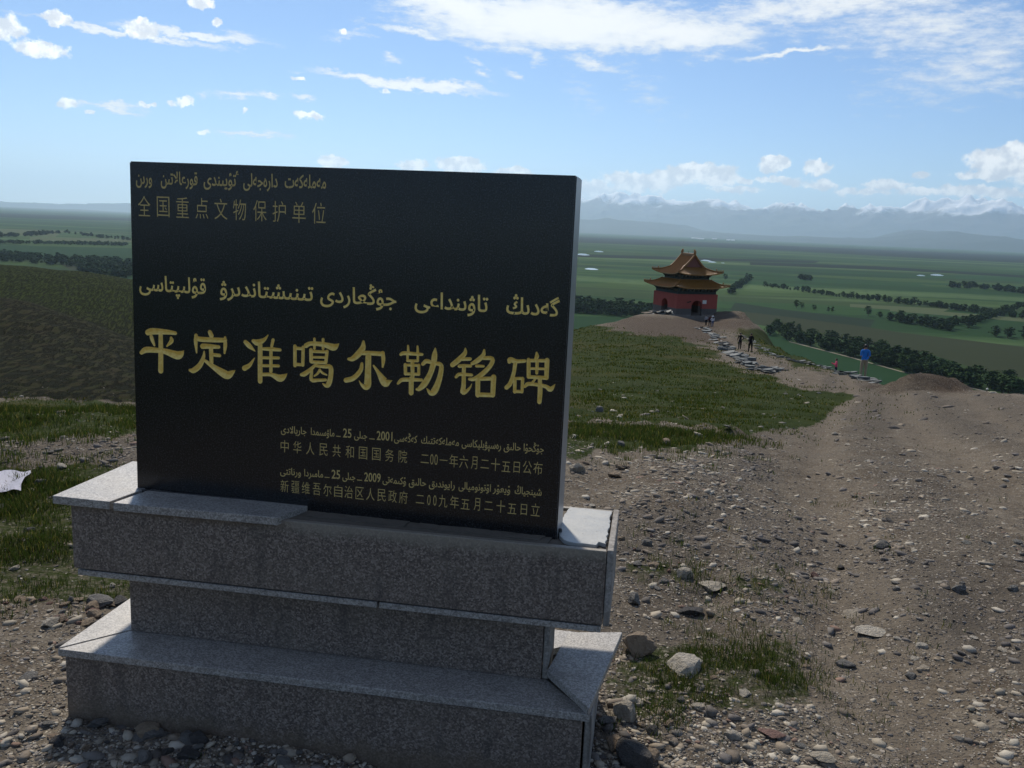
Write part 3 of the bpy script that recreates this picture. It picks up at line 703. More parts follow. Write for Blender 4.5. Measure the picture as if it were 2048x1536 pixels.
GLYPH = {   # strokes: x, z, half width in millimetres on the slab
 '平': [[[50.7,507.2,9.0],[68.1,512.3,9.7],[114.9,513.1,7.6],[145.3,511.5,5.8]],[[62.4,495.8,5.9],[65.8,484.5,6.2],[72.7,468.5,3.5]],[[130.7,495.4,4.8],[131.6,485.6,6.9],[115.9,468.8,2.8]],[[26.8,442.1,6.3],[45.2,452.7,9.0],[88.6,453.0,7.6],[113.8,450.8,9.0],[149.5,442.4,12.4],[163.9,448.4,9.6],[173.0,458.2,1.4]],[[95.1,509.5,6.9],[94.3,446.8,8.0],[92.8,388.7,8.4]]],
 '定': [[[262.4,522.1,6.8],[267.5,511.1,7.5]],[[215.7,509.3,5.8],[214.3,488.0,6.1],[216.7,455.4,2.7]],[[215.6,506.0,5.8],[225.1,498.5,7.5],[263.9,498.5,7.5],[313.0,500.5,6.8]],[[313.1,509.2,4.0],[313.6,484.9,6.1],[311.0,460.3,3.4]],[[237.2,476.4,8.2],[256.6,477.8,7.5],[291.8,477.9,5.4]],[[265.4,475.1,6.8],[266.2,452.3,6.8],[266.7,426.1,6.1]],[[270.5,452.6,5.4],[294.4,451.7,5.4]],[[242.3,460.4,2.7],[240.4,443.9,5.5],[227.6,416.7,8.2],[206.1,398.7,8.3],[193.6,398.4,4.8]],[[243.8,432.7,4.8],[270.1,416.5,7.5],[301.7,399.2,11.6],[321.0,392.4,12.2],[336.8,401.8,6.8],[345.6,409.0,1.4]]],
 '准': [[[380.9,499.2,6.7],[394.7,487.2,7.4],[412.0,473.9,2.0]],[[410.2,451.1,2.0],[394.5,428.9,6.1],[377.1,417.8,8.1]],[[455.1,525.1,2.0],[441.4,509.8,6.0],[420.7,500.3,9.4],[406.9,504.2,6.0]],[[429.3,494.5,7.3],[429.2,437.9,7.7],[429.1,380.9,7.4]],[[471.6,511.8,5.3],[467.1,492.2,4.7]],[[437.9,482.1,4.7],[465.4,483.1,6.0],[494.5,482.8,5.0]],[[437.8,454.7,4.7],[489.4,457.7,4.7]],[[437.8,430.4,4.7],[489.4,433.2,4.7]],[[464.7,482.4,5.3],[464.7,414.5,5.4]],[[436.0,402.6,5.4],[465.4,404.2,6.0],[492.9,395.5,10.7],[506.6,401.4,8.0],[517.5,411.0,1.3]]],
 '噶': [[[542.8,497.4,5.6],[543.1,438.0,5.6]],[[569.3,496.0,5.3],[568.5,441.5,5.3]],[[542.9,491.6,5.3],[569.3,491.2,4.6]],[[543.0,442.2,5.3],[567.8,442.1,4.6]],[[578.4,501.4,7.2],[594.5,508.9,6.6],[634.9,508.5,7.2],[665.0,502.6,10.4],[676.7,508.2,6.5],[683.3,514.3,1.3]],[[605.5,524.0,4.3],[605.7,494.7,4.3]],[[633.1,524.2,4.6],[633.3,495.7,4.3]],[[594.7,489.8,5.9],[595.5,454.7,5.9]],[[646.1,488.6,5.2],[642.7,454.9,5.2]],[[594.7,485.0,4.6],[645.1,486.9,4.6]],[[601.5,467.9,3.9],[640.2,469.7,3.9]],[[596.6,453.1,4.9],[642.0,453.9,4.9]],[[611.8,447.8,3.9],[595.0,430.6,5.9],[574.8,414.6,7.3],[564.6,411.6,5.3]],[[608.4,442.8,4.6],[635.4,441.5,5.3],[657.2,441.5,7.2],[659.2,416.1,7.2],[652.7,389.9,7.9],[644.3,383.5,5.9],[634.2,388.5,2.6]],[[623.7,431.1,3.9],[617.0,419.4,4.0],[606.0,410.5,2.6]],[[623.7,429.5,3.3],[632.2,422.1,3.9],[645.7,416.7,2.6]],[[598.4,427.6,4.0],[596.9,398.5,6.0],[618.9,398.6,5.0],[642.5,401.3,4.6]]],
 '尔': [[[760.9,525.7,4.0],[758.8,506.2,8.6],[743.9,485.8,9.3],[727.2,471.6,7.3],[715.3,470.1,4.7]],[[759.1,491.7,6.6],[787.7,492.7,6.6],[821.3,492.8,6.6]],[[821.9,496.1,5.9],[824.2,475.3,5.9],[822.6,454.2,3.3]],[[777.1,483.3,8.6],[776.9,429.8,9.3],[776.3,397.2,10.6],[769.0,388.5,8.0],[757.0,395.7,4.0],[749.4,406.5,1.3]],[[757.2,459.2,4.6],[753.1,437.8,6.6],[731.3,413.3,7.3],[707.5,405.0,7.4]],[[794.3,455.4,3.3],[808.8,437.0,5.9],[822.6,417.0,10.6],[832.8,406.4,11.9],[842.8,410.4,6.6],[852.1,415.0,1.3]]],
 '勒': [[[877.9,495.2,4.6],[887.8,499.8,5.9],[920.9,499.8,5.2],[943.3,499.8,4.5]],[[899.6,522.3,3.3],[901.0,501.6,4.6]],[[928.6,522.7,3.2],[930.0,503.7,4.5]],[[898.5,496.7,3.9],[899.2,479.1,3.9]],[[930.8,498.9,3.9],[930.6,481.3,3.9]],[[898.9,478.1,4.2],[930.6,479.7,4.2]],[[914.1,476.9,5.9],[915.8,430.5,5.9],[912.6,423.8,7.2],[912.9,381.8,7.2]],[[892.5,465.8,5.2],[894.0,438.5,5.2]],[[934.2,467.2,4.6],[934.8,439.9,4.6]],[[892.5,464.8,4.2],[934.2,466.5,4.2]],[[893.1,438.4,4.6],[934.8,439.9,4.6]],[[871.3,407.7,3.9],[882.8,418.9,5.9],[906.0,421.7,5.9],[944.1,423.6,4.6]],[[982.9,520.1,2.6],[981.7,502.5,7.7],[979.1,476.8,8.4],[970.0,444.2,7.8],[954.3,414.1,9.1],[938.1,396.7,6.5],[929.9,394.4,3.9]],[[946.3,471.3,5.2],[957.6,481.0,6.5],[977.4,476.7,5.2],[1000.4,473.6,6.5],[1002.6,453.0,7.1],[995.3,420.4,8.4],[984.4,393.9,9.8],[973.1,386.5,7.2],[961.2,398.5,2.0]]],
 '铭': [[[1073.7,526.4,2.6],[1072.6,512.1,6.4],[1055.3,491.8,7.7],[1036.3,475.2,7.1]],[[1065.0,494.1,5.1],[1089.2,496.8,5.1]],[[1057.5,473.0,5.1],[1072.0,475.3,5.1],[1091.4,476.1,4.5]],[[1071.5,470.8,5.8],[1072.4,419.9,6.4],[1071.1,397.4,7.7],[1080.8,399.8,5.2],[1091.8,411.8,3.2],[1096.9,423.4,1.0]],[[1048.7,440.4,4.5],[1059.8,449.3,5.1],[1095.5,449.7,4.5]],[[1130.1,525.6,3.2],[1127.4,509.6,6.4],[1110.3,492.6,7.0],[1096.0,483.7,5.1]],[[1122.9,501.4,5.1],[1154.9,502.1,6.3],[1149.3,479.6,6.4],[1124.4,452.5,7.0],[1102.3,438.1,5.8],[1089.4,437.1,4.5]],[[1109.1,477.3,4.5],[1130.0,478.2,3.8]],[[1114.5,442.2,7.0],[1116.1,391.4,7.1]],[[1161.5,448.9,7.6],[1161.1,394.9,7.0]],[[1115.2,439.7,5.8],[1160.1,444.1,5.7]],[[1115.1,392.9,6.4],[1160.2,394.9,6.4]]],
 '碑': [[[1206.1,496.4,5.7],[1209.1,502.2,8.2],[1228.2,499.5,5.7],[1250.9,502.1,5.0]],[[1223.7,494.5,5.7],[1220.1,462.8,5.7],[1211.6,433.7,6.3],[1200.9,420.3,6.4]],[[1224.4,448.9,5.1],[1225.9,409.6,5.1]],[[1247.5,450.7,5.0],[1247.4,411.2,4.4]],[[1225.4,449.0,4.4],[1247.5,450.7,4.4]],[[1225.2,411.1,5.1],[1247.4,411.9,4.4]],[[1284.5,528.5,3.1],[1285.9,517.7,6.2],[1281.5,509.6,3.8]],[[1262.1,506.6,5.6],[1264.7,456.7,5.7]],[[1316.0,508.9,6.9],[1316.6,457.4,6.3]],[[1262.2,504.1,5.0],[1316.1,507.4,5.0]],[[1268.4,481.4,3.8],[1310.8,483.3,3.8]],[[1287.4,503.8,5.0],[1287.8,469.4,4.4]],[[1264.7,456.7,5.0],[1316.6,457.4,5.6]],[[1285.3,453.5,3.1],[1274.9,438.6,3.8]],[[1254.7,427.6,4.4],[1265.5,436.3,5.7],[1293.9,435.3,5.0],[1316.1,432.3,5.6],[1330.5,425.6,7.5],[1342.4,440.6,1.3]],[[1297.9,452.9,5.6],[1300.3,418.5,6.9],[1299.8,385.4,6.3]]],
}
KAZ = [
 (0.053, [('مەملەكەت', 0.5081, 0.6375, 0.9671, 0.9684), ('دارەجەلى', 0.3758, 0.4854, 0.9658, 0.9669), ('ٴتۇيىندى', 0.2471, 0.3621, 0.9646, 0.9657), ('قورعالاتىن', 0.1054, 0.2274, 0.9632, 0.9644), ('ورىن', 0.0221, 0.0761, 0.9624, 0.9629)]),
 (0.066, [('گەدىڭ', 1.19, 1.3443, 0.6365, 0.6362), ('تاۋىنداعى', 0.9165, 1.1363, 0.6371, 0.6366), ('جۇڭعاردى', 0.6228, 0.8605, 0.6376, 0.6372), ('تىنىشتاندىرۋ', 0.2966, 0.6006, 0.6383, 0.6377), ('قۇلىپتاسى', 0.025, 0.2509, 0.6388, 0.6384)]),
 (0.031, [('جاريالادى', 0.4984, 0.5825, 0.2258, 0.2269), ('ماۋسىمدا', 0.5967, 0.6733, 0.2271, 0.2282), ('–', 0.6788, 0.6931, 0.2283, 0.2284), ('25', 0.7008, 0.7282, 0.2286, 0.2289), ('جىلى', 0.737, 0.7784, 0.2291, 0.2296), ('–', 0.7848, 0.8022, 0.2297, 0.2299), ('2001', 0.8085, 0.8582, 0.23, 0.2307), ('كەڭەسى', 0.8637, 0.9361, 0.2308, 0.2318), ('مەملەكەتتىك', 0.9481, 1.0649, 0.2319, 0.2335), ('رەسپۋبليكاسى', 1.0736, 1.1925, 0.2337, 0.2353), ('حالىق', 1.201, 1.2519, 0.2354, 0.2361), ('جۇڭحۇا', 1.2604, 1.3203, 0.2362, 0.237)]),
 (0.031, [('ورناتتى', 0.4963, 0.5652, 0.0932, 0.0942), ('مامىردا', 0.5762, 0.638, 0.0944, 0.0954), ('–', 0.6432, 0.659, 0.0955, 0.0957), ('25', 0.6657, 0.6935, 0.0958, 0.0963), ('جىلى', 0.7011, 0.743, 0.0964, 0.0971), ('–', 0.7483, 0.765, 0.0971, 0.0974), ('2009', 0.7716, 0.8239, 0.0975, 0.0983), ('ۇكىمەتى', 0.8304, 0.9041, 0.0984, 0.0996), ('حالىق', 0.9135, 0.9678, 0.0997, 0.1006), ('رايوندىق', 0.9767, 1.0567, 0.1007, 0.102), ('اۆتونوميالى', 1.0687, 1.1673, 0.1022, 0.1038), ('ۇيعۇر', 1.1737, 1.2261, 0.1039, 0.1047), ('شينجياڭ', 1.2399, 1.3204, 0.1049, 0.1062)]),
]
bm = bmesh.new()
for ch, SS in GLYPH.items():
    for S in SS:
        b2 = bmesh.new(); stroke(b2, S); bmesh.ops.recalc_face_normals(b2, faces=b2.faces[:])
        tmp = bpy.data.meshes.new('stroke'); b2.to_mesh(tmp); b2.free(); bm.from_mesh(tmp); bpy.data.meshes.remove(tmp)
cut_me = bpy.data.meshes.new('cutter'); bm.to_mesh(cut_me); bm.free(); cut_me.materials.append(m_black); cut_me.materials.append(m_gold)
for p in cut_me.polygons: p.material_index = 1
cutter = bpy.data.objects.new('cutter', cut_me); col.objects.link(cutter)
bm = bmesh.new(); box(bm, 0, 1.3722, 0, .128, -.03, 1.0284)
bmesh.ops.bevel(bm, geom=bm.edges[:], offset=.0035, segments=2, affect='EDGES')
sl_me = bpy.data.meshes.new('slab'); bm.to_mesh(sl_me); bm.free(); sl_me.materials.append(m_black); sl_me.materials.append(m_gold)
slab0 = bpy.data.objects.new('slab', sl_me); col.objects.link(slab0)
md = slab0.modifiers.new('carve', 'BOOLEAN'); md.object = cutter; md.operation = 'DIFFERENCE'; md.solver = 'EXACT'; md.use_self = True
try: md.material_mode = 'INDEX'
except Exception: pass
dg = bpy.context.evaluated_depsgraph_get(); dg.update()
carved = bpy.data.meshes.new_from_object(slab0.evaluated_get(dg))
bpy.data.objects.remove(slab0); bpy.data.objects.remove(cutter)
# split: stone faces stay the slab, gilded faces become one part per character
groups = {i: [] for i in range(9)}
cx = {i: sum(p[0] for s_ in SS for p in s_)/sum(len(s_) for s_ in SS)/1000 for i, SS in enumerate(GLYPH.values())}
for p in carved.polygons:
    if p.material_index == 1:
        i = min(cx, key=lambda k_: abs(cx[k_]-p.center.x)); groups[i].append(p.index)
    else: groups[8].append(p.index)
print('carved faces', len(carved.polygons), [len(v) for v in groups.values()])
def submesh(name, me, ids):
    vm = {}; vs, fs = [], []
    for i in ids:
        f = []
        for v in me.polygons[i].vertices:
            if v not in vm: vm[v] = len(vs); vs.append(me.vertices[v].co.copy())
            f.append(vm[v])
        fs.append(f)
    m_ = bpy.data.meshes.new(name); m_.from_pydata([tuple(v) for v in vs], [], fs); m_.update(); return m_
ML = MON_INV @ MS
slab_me = submesh('slab', carved, groups[8]); slab_me.materials.append(m_black); slab_me.materials.append(m_side)
for p in slab_me.polygons:
    if abs(p.normal.x) > .9: p.material_index = 1
slab = link('slab', slab_me, None, mon); slab.matrix_local = ML
if not groups[0]:
    for i, (ch, SS) in enumerate(GLYPH.items()):
        bm = bmesh.new()
        for S in SS: stroke(bm, S)
        bmesh.ops.recalc_face_normals(bm, faces=bm.faces[:]); bm_obj('carved_character', bm, m_gold, slab)
else:
    for i in range(8): link('carved_character', submesh('carved_character', carved, groups[i]), m_gold, slab)
bpy.data.meshes.remove(carved)

# engraved text lines -------------------------------------------------
AR = {'ا': 'FE8D FE8E', 'ب': 'FE8F FE90 FE91 FE92', 'پ': 'FB56 FB57 FB58 FB59', 'ت': 'FE95 FE96 FE97 FE98', 'ج': 'FE9D FE9E FE9F FEA0', 'ح': 'FEA1 FEA2 FEA3 FEA4',
 'د': 'FEA9 FEAA', 'ر': 'FEAD FEAE', 'س': 'FEB1 FEB2 FEB3 FEB4', 'ش': 'FEB5 FEB6 FEB7 FEB8', 'ع': 'FEC9 FECA FECB FECC', 'ق': 'FED5 FED6 FED7 FED8', 'ك': 'FED9 FEDA FEDB FEDC',
 'گ': 'FB92 FB93 FB94 FB95', 'ڭ': 'FBD3 FBD4 FBD5 FBD6', 'ل': 'FEDD FEDE FEDF FEE0', 'م': 'FEE1 FEE2 FEE3 FEE4', 'ن': 'FEE5 FEE6 FEE7 FEE8', 'و': 'FEED FEEE', 'ۇ': 'FBD7 FBD8',
 'ۆ': 'FBD9 FBDA', 'ۋ': 'FBDE FBDF', 'ى': 'FEEF FEF0 FBE8 FBE9', 'ي': 'FEF1 FEF2 FEF3 FEF4', 'ە': 'FEE9 FEEA', '\u0674': '0674'}
AR = {k_: [chr(int(h, 16)) for h in v.split()] for k_, v in AR.items()}
def shape_word(wd):
    if wd.isdigit() or wd == '–': return wd
    o = []; i = 0; prev = False
    while i < len(wd):
        c_ = wd[i]; F_ = AR[c_]
        if c_ == 'ل' and i+1 < len(wd) and wd[i+1] == 'ا':
            o.append('\ufefc' if prev else '\ufefb'); prev = False; i += 2; continue
        nxt = i+1 < len(wd) and len(AR[wd[i+1]]) > 1
        if len(F_) == 4: o.append(F_[3] if prev and nxt else F_[1] if prev else F_[2] if nxt else F_[0]); prev = nxt
        elif len(F_) == 2: o.append(F_[1] if prev else F_[0]); prev = False
        else: o.append(F_[0]); prev = False
        i += 1
    return ''.join(reversed(o))
def visual(s_): return ' '.join(reversed([shape_word(x) for x in s_.split()]))
def text_mesh(body, offset=0.0, res=3):
    c_ = bpy.data.curves.new('txt', 'FONT'); c_.body = body; c_.resolution_u = res; c_.offset = offset; c_.fill_mode = 'FRONT'
    o = bpy.data.objects.new('txt', c_); col.objects.link(o)
    d = bpy.context.evaluated_depsgraph_get(); d.update()
    me = bpy.data.meshes.new_from_object(o.evaluated_get(d)); bpy.data.objects.remove(o); bpy.data.curves.remove(c_)
    return me
def fit(me, boxes):
    """boxes: (a0, a1, b0, b1) target on the slab; linear tilt allowed through b0L/b0R"""
    n_ = len(me.vertices); co = np.empty(n_*3, np.float32); me.vertices.foreach_get('co', co); co = co.reshape(-1, 3)
    lo, hi = co.min(0), co.max(0); a0, a1, b0l, b0r, h = boxes
    fx = (co[:, 0]-lo[0])/(hi[0]-lo[0]); fy = (co[:, 1]-lo[1])/(hi[1]-lo[1])
    a = a0+(a1-a0)*fx; b = b0l+(b0r-b0l)*fx + h*fy
    return np.stack([a, np.full(n_, -.0004), b], -1)
def place_text(name, parts, m):
    vs, fs = [], []; base = 0
    for me, bx in parts:
        if len(me.vertices) == 0: continue
        V_ = fit(me, bx); vs += [tuple(v) for v in V_]; fs += [[base+i for i in p.vertices] for p in me.polygons]; base += len(V_)
        bpy.data.meshes.remove(me)
    me = bpy.data.meshes.new(name); me.from_pydata(vs, [], fs); me.update()
    return link(name, me, m, slab)
for sy, ws in KAZ:
    for wd, a0, a1, b0, b1 in ws:
        vs, fs = [], []
        me = text_mesh(shape_word(wd), .010 if sy < .04 else .014); n_ = len(me.vertices)
        co = np.empty(n_*3, np.float32); me.vertices.foreach_get('co', co); co = co.reshape(-1, 3); lo, hi = co.min(0), co.max(0)
        fx = (co[:, 0]-lo[0])/(hi[0]-lo[0]); k_ = sy*(1.28 if wd.isdigit() else 1.0)
        yy = co[:, 1] if wd != '–' else co[:, 1]-.2
        base = len(vs)
        vs += [(float(a0+(a1-a0)*f), -.0004, float(b0+(b1-b0)*f+k_*y_)) for f, y_ in zip(fx, yy)]
        fs += [[base+i for i in p.vertices] for p in me.polygons]; bpy.data.meshes.remove(me)
        me = bpy.data.meshes.new('carved_word'); me.from_pydata(vs, [], fs); me.update(); link('carved_word', me, m_gold if sy > .06 else m_gold2, slab)
def han(s_, xs, b0, b1, wd, hh):
    L = []
    for c_, x in zip(s_, xs):
        b = b0+(b1-b0)*(x-xs[0])/(xs[-1]-xs[0]); me = text_mesh(c_, -.008)
        if c_ == '0': L.append((me, (x-wd*.19, x+wd*.19, b+hh*.06, b+hh*.06, hh*.84)))
        elif c_ == '一': L.append((me, (x-wd*.46, x+wd*.46, b+hh*.46, b+hh*.46, hh*.06)))
        elif c_ == '二': L.append((me, (x-wd*.48, x+wd*.48, b+hh*.14, b+hh*.14, hh*.66)))
        elif c_ in '日月': L.append((me, (x-wd*.34, x+wd*.36, b, b, hh*(.86 if c_ == '日' else 1))))
        else: L.append((me, (x-wd*.5, x+wd*.5, b, b, hh*(.8 if c_ == '五' else 1))))
    return L
place_text('carved_text_line', han('全国重点文物保护单位', [.0481,.1118,.1762,.2401,.3026,.3634,.4292,.4907,.5536,.6159], .8655, .8660, .042, .0610), m_gold2)
place_text('carved_text_line', han('中华人民共和国国务院', [.5109,.5526,.5952,.6385,.6811,.7234,.7661,.8085,.8502,.8925], .1640, .1664, .0265, .0385), m_gold2)
place_text('carved_text_line', han('二00一年六月二十五日公布', [.9614,.9832,.9963,1.0193,1.0509,1.0815,1.1134,1.1461,1.1784,1.2105,1.2421,1.274,1.3056], .1668, .1690, .0265, .0385), m_gold2)
place_text('carved_text_line', han('新疆维吾尔自治区人民政府', [.5112,.5469,.5816,.6177,.653,.6882,.7219,.7577,.7923,.8282,.863,.8974], .0365, .0394, .0265, .0385), m_gold2)
place_text('carved_text_line', han('二00九年五月二十五日立', [.9503,.978,.9966,1.0224,1.0576,1.0913,1.1269,1.163,1.2,1.2344,1.2696,1.3045], .0400, .0425, .0265, .0385), m_gold2)

# ------------------------------------------------------------------ pavilion
m_tile, t = mat('glazed_roof_tile'); tc = t.n('ShaderNodeTexCoord').outputs['Object']
n = t.noise(tc, 3, 5, .6).outputs[0]
finish(t, t.mix(n, (.20, .095, .022), (.32, .16, .038)), .32, t.bump(t.noise(tc, 14, 3, .5).outputs[0], .4, .03), .5)
m_ridge = simple('glazed_ridge', (.26, .125, .03), .35, .5, .3, 4)
m_red = simple('red_plaster', (.31, .078, .060), .85, .2, .2, 1.2, .1)
m_wains = simple('grey_brick_wainscot', (.115, .105, .095), .85, .2, .3, 3, .2)
m_paint, t = mat('painted_brackets'); tc = t.n('ShaderNodeTexCoord').outputs['Object']
v = t.n('ShaderNodeSeparateColor', {0: t.vor(tc, 3.2).outputs['Color']})
finish(t, t.ramp(v.outputs[0], [(0, (.03, .05, .06)), (.35, (.05, .08, .07)), (.6, (.10, .10, .08)), (.85, (.16, .14, .10)), (1, (.05, .03, .03))]), .7, None, .3)
m_beam = simple('dark_green_beam', (.035, .045, .04), .7, .3, .3, 2)
m_dark = simple('dark_wood', (.05, .03, .022), .8, .2, .3, 3)
m_gablep = simple('red_gable_board', (.17, .07, .055), .7, .3, .2, 2)
m_white = simple('white_board', (.62, .62, .58), .6, .3, .05, 3)
m_stone = simple('pale_base_stone', (.20, .18, .155), .85, .2, .3, 2, .2)

PC = at_range(1362, 152.0)
pv = empty('pavilion', (PC.x, PC.y, 0), R(20.5)); tag(pv, 'square red-walled pavilion with two tiers of upturned golden tiled roofs on the knoll', 'pavilion')
c_ = Vector((-3.95, -3.95, 0)); c_.rotate(Euler((0, 0, R(20.5))))
# the front corner stands where the photograph shows it: at column 1351
fx = at_range(1351, 148.5); pv.location = (fx.x - c_.x, fx.y - c_.y, 0)
hc = [float(height(np.array([pv.location.x+dx]), np.array([pv.location.y+dy]))[0]) for dx in (-4, 0, 4) for dy in (-4, 0, 4)]
PZ = fx.z + .35
pv.location.z = PZ; pv.scale = (1, 1, .93)
def pbox(name, b, m, parent=pv, bevel=0):
    bm = bmesh.new()
    for q in b: box(bm, *q)
    o = bm_obj(name, bm, m, parent, bevel=bevel)
    if len(b) > 1: o['kind'] = 'stuff'
    return o
S = 3.95
pbox('stone_base', [(-S-.5, S+.5, -S-.5, S+.5, -1.6, 0.0)], m_stone)
def arch_wall(name, z0, z1, half, th, m, rotz, aw=1.03, spring=1.75, label=None):
    """one wall panel in the plane y=-S with an arched doorway"""
    bm = bmesh.new(); yo, yi = -S-.0, -S+th
    def low(x):
        if abs(x) >= aw: return z0
        top = spring + math.sqrt(max(aw*aw-x*x, 0)); return min(max(top, z0), z1)
    xs = [-half, -aw] + [-aw*math.cos(math.pi*i/14) for i in range(1, 14)] + [aw, half]
    def col_(xa, xb, la, lb):
        if la >= z1-1e-4 and lb >= z1-1e-4: return
        p = [(xa, yo, la), (xb, yo, lb), (xb, yo, z1), (xa, yo, z1), (xa, yi, la), (xb, yi, lb), (xb, yi, z1), (xa, yi, z1)]
        v_ = [bm.verts.new(c) for c in p]
        for f in ((0,1,2,3),(5,4,7,6),(3,2,6,7),(1,0,4,5)): bm.faces.new([v_[i] for i in f])
    def side(x, za, zb, flip):
        v_ = [bm.verts.new(c) for c in ((x, yo, za), (x, yi, za), (x, yi, zb), (x, yo, zb))]; bm.faces.new(v_ if flip else v_[::-1])
    col_(-half, -aw, z0, z0); col_(aw, half, z0, z0); side(-half, z0, z1, False); side(half, z0, z1, True)
    ztop = min(z1, spring)
    side(-aw, z0, ztop, True); side(aw, z0, ztop, False)
    if z1 > spring:
        for i in range(1, len(xs)-2):
            xa, xb = xs[i], xs[i+1]
            la = spring if abs(abs(xa)-aw) < 1e-6 else low(xa); lb = spring if abs(abs(xb)-aw) < 1e-6 else low(xb)
            col_(xa, xb, la, lb)
    bmesh.ops.remove_doubles(bm, verts=bm.verts[:], dist=.0005)
    bmesh.ops.transform(bm, matrix=Matrix.Rotation(rotz, 4, 'Z'), verts=bm.verts[:])
    return bm_obj(name, bm, m, pv)
for k in range(4):
    hf = S if k % 2 == 0 else S-.55
    arch_wall('red_wall', 1.30, 3.90, hf, .55, m_red, k*math.pi/2)
    for xa, xb in ((-hf, -1.03), (1.03, hf)):
        bm = bmesh.new(); box(bm, xa, xb, -S, -S+.55, 0, 1.296); bmesh.ops.transform(bm, matrix=Matrix.Rotation(k*math.pi/2, 4, 'Z'), verts=bm.verts[:]); bm_obj('wainscot', bm, m_wains, pv)
    # trim along the foot
    bm = bmesh.new()
    for xa, xb in ((-S-.05, -1.06), (1.06, S+.05)): box(bm, xa, xb, -S-.06, -S-.004, 0.002, .22)
    bmesh.ops.transform(bm, matrix=Matrix.Rotation(k*math.pi/2, 4, 'Z'), verts=bm.verts[:]); bm_obj('plinth_course', bm, m_stone, pv)['kind'] = 'stuff'
pbox('ceiling', [(-S+.6, S-.6, -S+.6, S-.6, 3.7, 3.85)], m_dark)
pbox('stele', [(-.55, .55, -.2, .2, .5, 2.9)], m_wains, bevel=.05)
pbox('stele_base', [(-.8, .8, -.45, .45, 0.002, .5)], m_stone, bevel=.05)
bm = bmesh.new(); box(bm, 1.05, 1.80, -S-.05, -S-.006, 2.2, 2.86); bm_obj('white_notice_board', bm, m_white, pv, bevel=.01)
bm = bmesh.new(); box(bm, -1.95, -1.20, -S-.06, -S-.008, 2.42, 2.62, ); bmesh.ops.rotate(bm, cent=(-1.55, -S, 2.52), matrix=Matrix.Rotation(R(-14), 3, 'Y'), verts=bm.verts[:]); bm_obj('wooden_sign', bm, m_dark, pv)
# bracket zones under both eaves
def brackets(z0, z1, h, n, parent=pv):
    pbox('beam', [(-h, h, -h, h, z0+.001, z0+(z1-z0)*.45)], m_beam)
    b = []
    for k in range(n):
        x = -h+.15 + (2*h-.3)*k/(n-1)
        for (w_, o_, za, zb) in ((.10, .12, .45, .62), (.17, .30, .62, .80), (.24, .48, .80, .97)):
            za, zb = z0+(z1-z0)*za+.002, z0+(z1-z0)*zb
            b += [(x-w_/1.6, x+w_/1.6, -h-o_, -h+.1, za, zb), (x-w_/1.6, x+w_/1.6, h-.1, h+o_, za, zb), (-h-o_, -h+.1, x-w_/1.6, x+w_/1.6, za, zb), (h-.1, h+o_, x-w_/1.6, x+w_/1.6, za, zb)]
    pbox('bracket_sets', b, m_paint)
    pbox('bracket_wall', [(-h+.12, h-.12, -h+.12, h-.12, z0+(z1-z0)*.45+.002, z1+.15)], m_beam)
brackets(3.90, 4.95, 3.72, 11)
brackets(6.35, 7.35, 2.75, 9)
def roof_fn(aE, aT, zE, zT, lift, ex=1.35):
    def f(side, s_, tt, dz=0.0):
        """side 0..3, s_ along -1..1, tt 0 at the eave"""
        out = aE + (aT-aE)*tt; ext = .38*abs(s_)**5*(1-tt)**2
        z = zE + (zT-zE)*tt**ex + lift*abs(s_)**4*(1-tt)**2.2 + dz
        p = Vector(((out+ext)*s_, -(out+ext), z)); p.rotate(Euler((0, 0, side*math.pi/2))); return p
    return f
def roof_tier(f, zt_name, n=30, m_=10, ribs=None, aE=5.35, aT=3.0, thick=.16, sides=range(4)):
    bm = bmesh.new()
    for sd in sides:
        T = [[bm.verts.new(f(sd, -1+2*i/n, j/m_)) for i in range(n+1)] for j in range(m_+1)]
        Bt = [[bm.verts.new(f(sd, -1+2*i/n, j/m_, -thick)) for i in range(n+1)] for j in range(m_+1)]
        for j in range(m_):
            for i in range(n):
                bm.faces.new((T[j][i], T[j][i+1], T[j+1][i+1], T[j+1][i])); bm.faces.new((Bt[j][i], Bt[j+1][i], Bt[j+1][i+1], Bt[j][i+1]))
        for i in range(n): bm.faces.new((T[0][i], Bt[0][i], Bt[0][i+1], T[0][i+1]))
    bm_obj(zt_name, bm, m_tile, pv, smooth=False)
    bm = bmesh.new()
    for sd in sides:
        k_ = int(aE/.17)
        for i in range(-k_, k_+1):
            x = i*.17
            pts = []
            for j in range(m_+1):
                tt = j/m_; half = aE+(aT-aE)*tt
                if abs(x) > half: break
                pts.append(f(sd, max(-1, min(1, x/(half))), tt, .03))
            if len(pts) >= 2: tube(bm, pts, .055, 4, True)
    o = bm_obj('tile_ribs', bm, m_tile, pv); o['kind'] = 'stuff'
def hips(f, n=12, cnt=7):
    for sd in range(4):
        bm = bmesh.new(); pts = [f(sd, 1, j/n, .10) for j in range(n+1)]
        tube(bm, pts, [.10+.05*(j/n) for j in range(n+1)], 6); bm_obj('hip_ridge', bm, m_ridge, pv)
        bm = bmesh.new()
        for j in range(cnt):
            tt = .01+.052*j; p = f(sd, 1, tt, .18); h = .42 if j == cnt-1 else .26
            w_ = .13 if j == cnt-1 else .065
            tube(bm, [p, p+Vector((0, 0, h*.55)), p+Vector((0, 0, h*.75)), p+Vector((0, 0, h))], [w_, w_*.55, w_*.8, w_*.25], 5)
        bm_obj('ridge_figures', bm, m_ridge, pv)['kind'] = 'stuff'
f1 = roof_fn(4.95, 2.95, 5.08, 6.42, .52); roof_tier(f1, 'lower_roof', aE=4.95, aT=2.95); hips(f1)
pbox('upper_beam', [(-2.98, 2.98, -2.98, 2.98, 6.30, 6.50)], m_ridge)
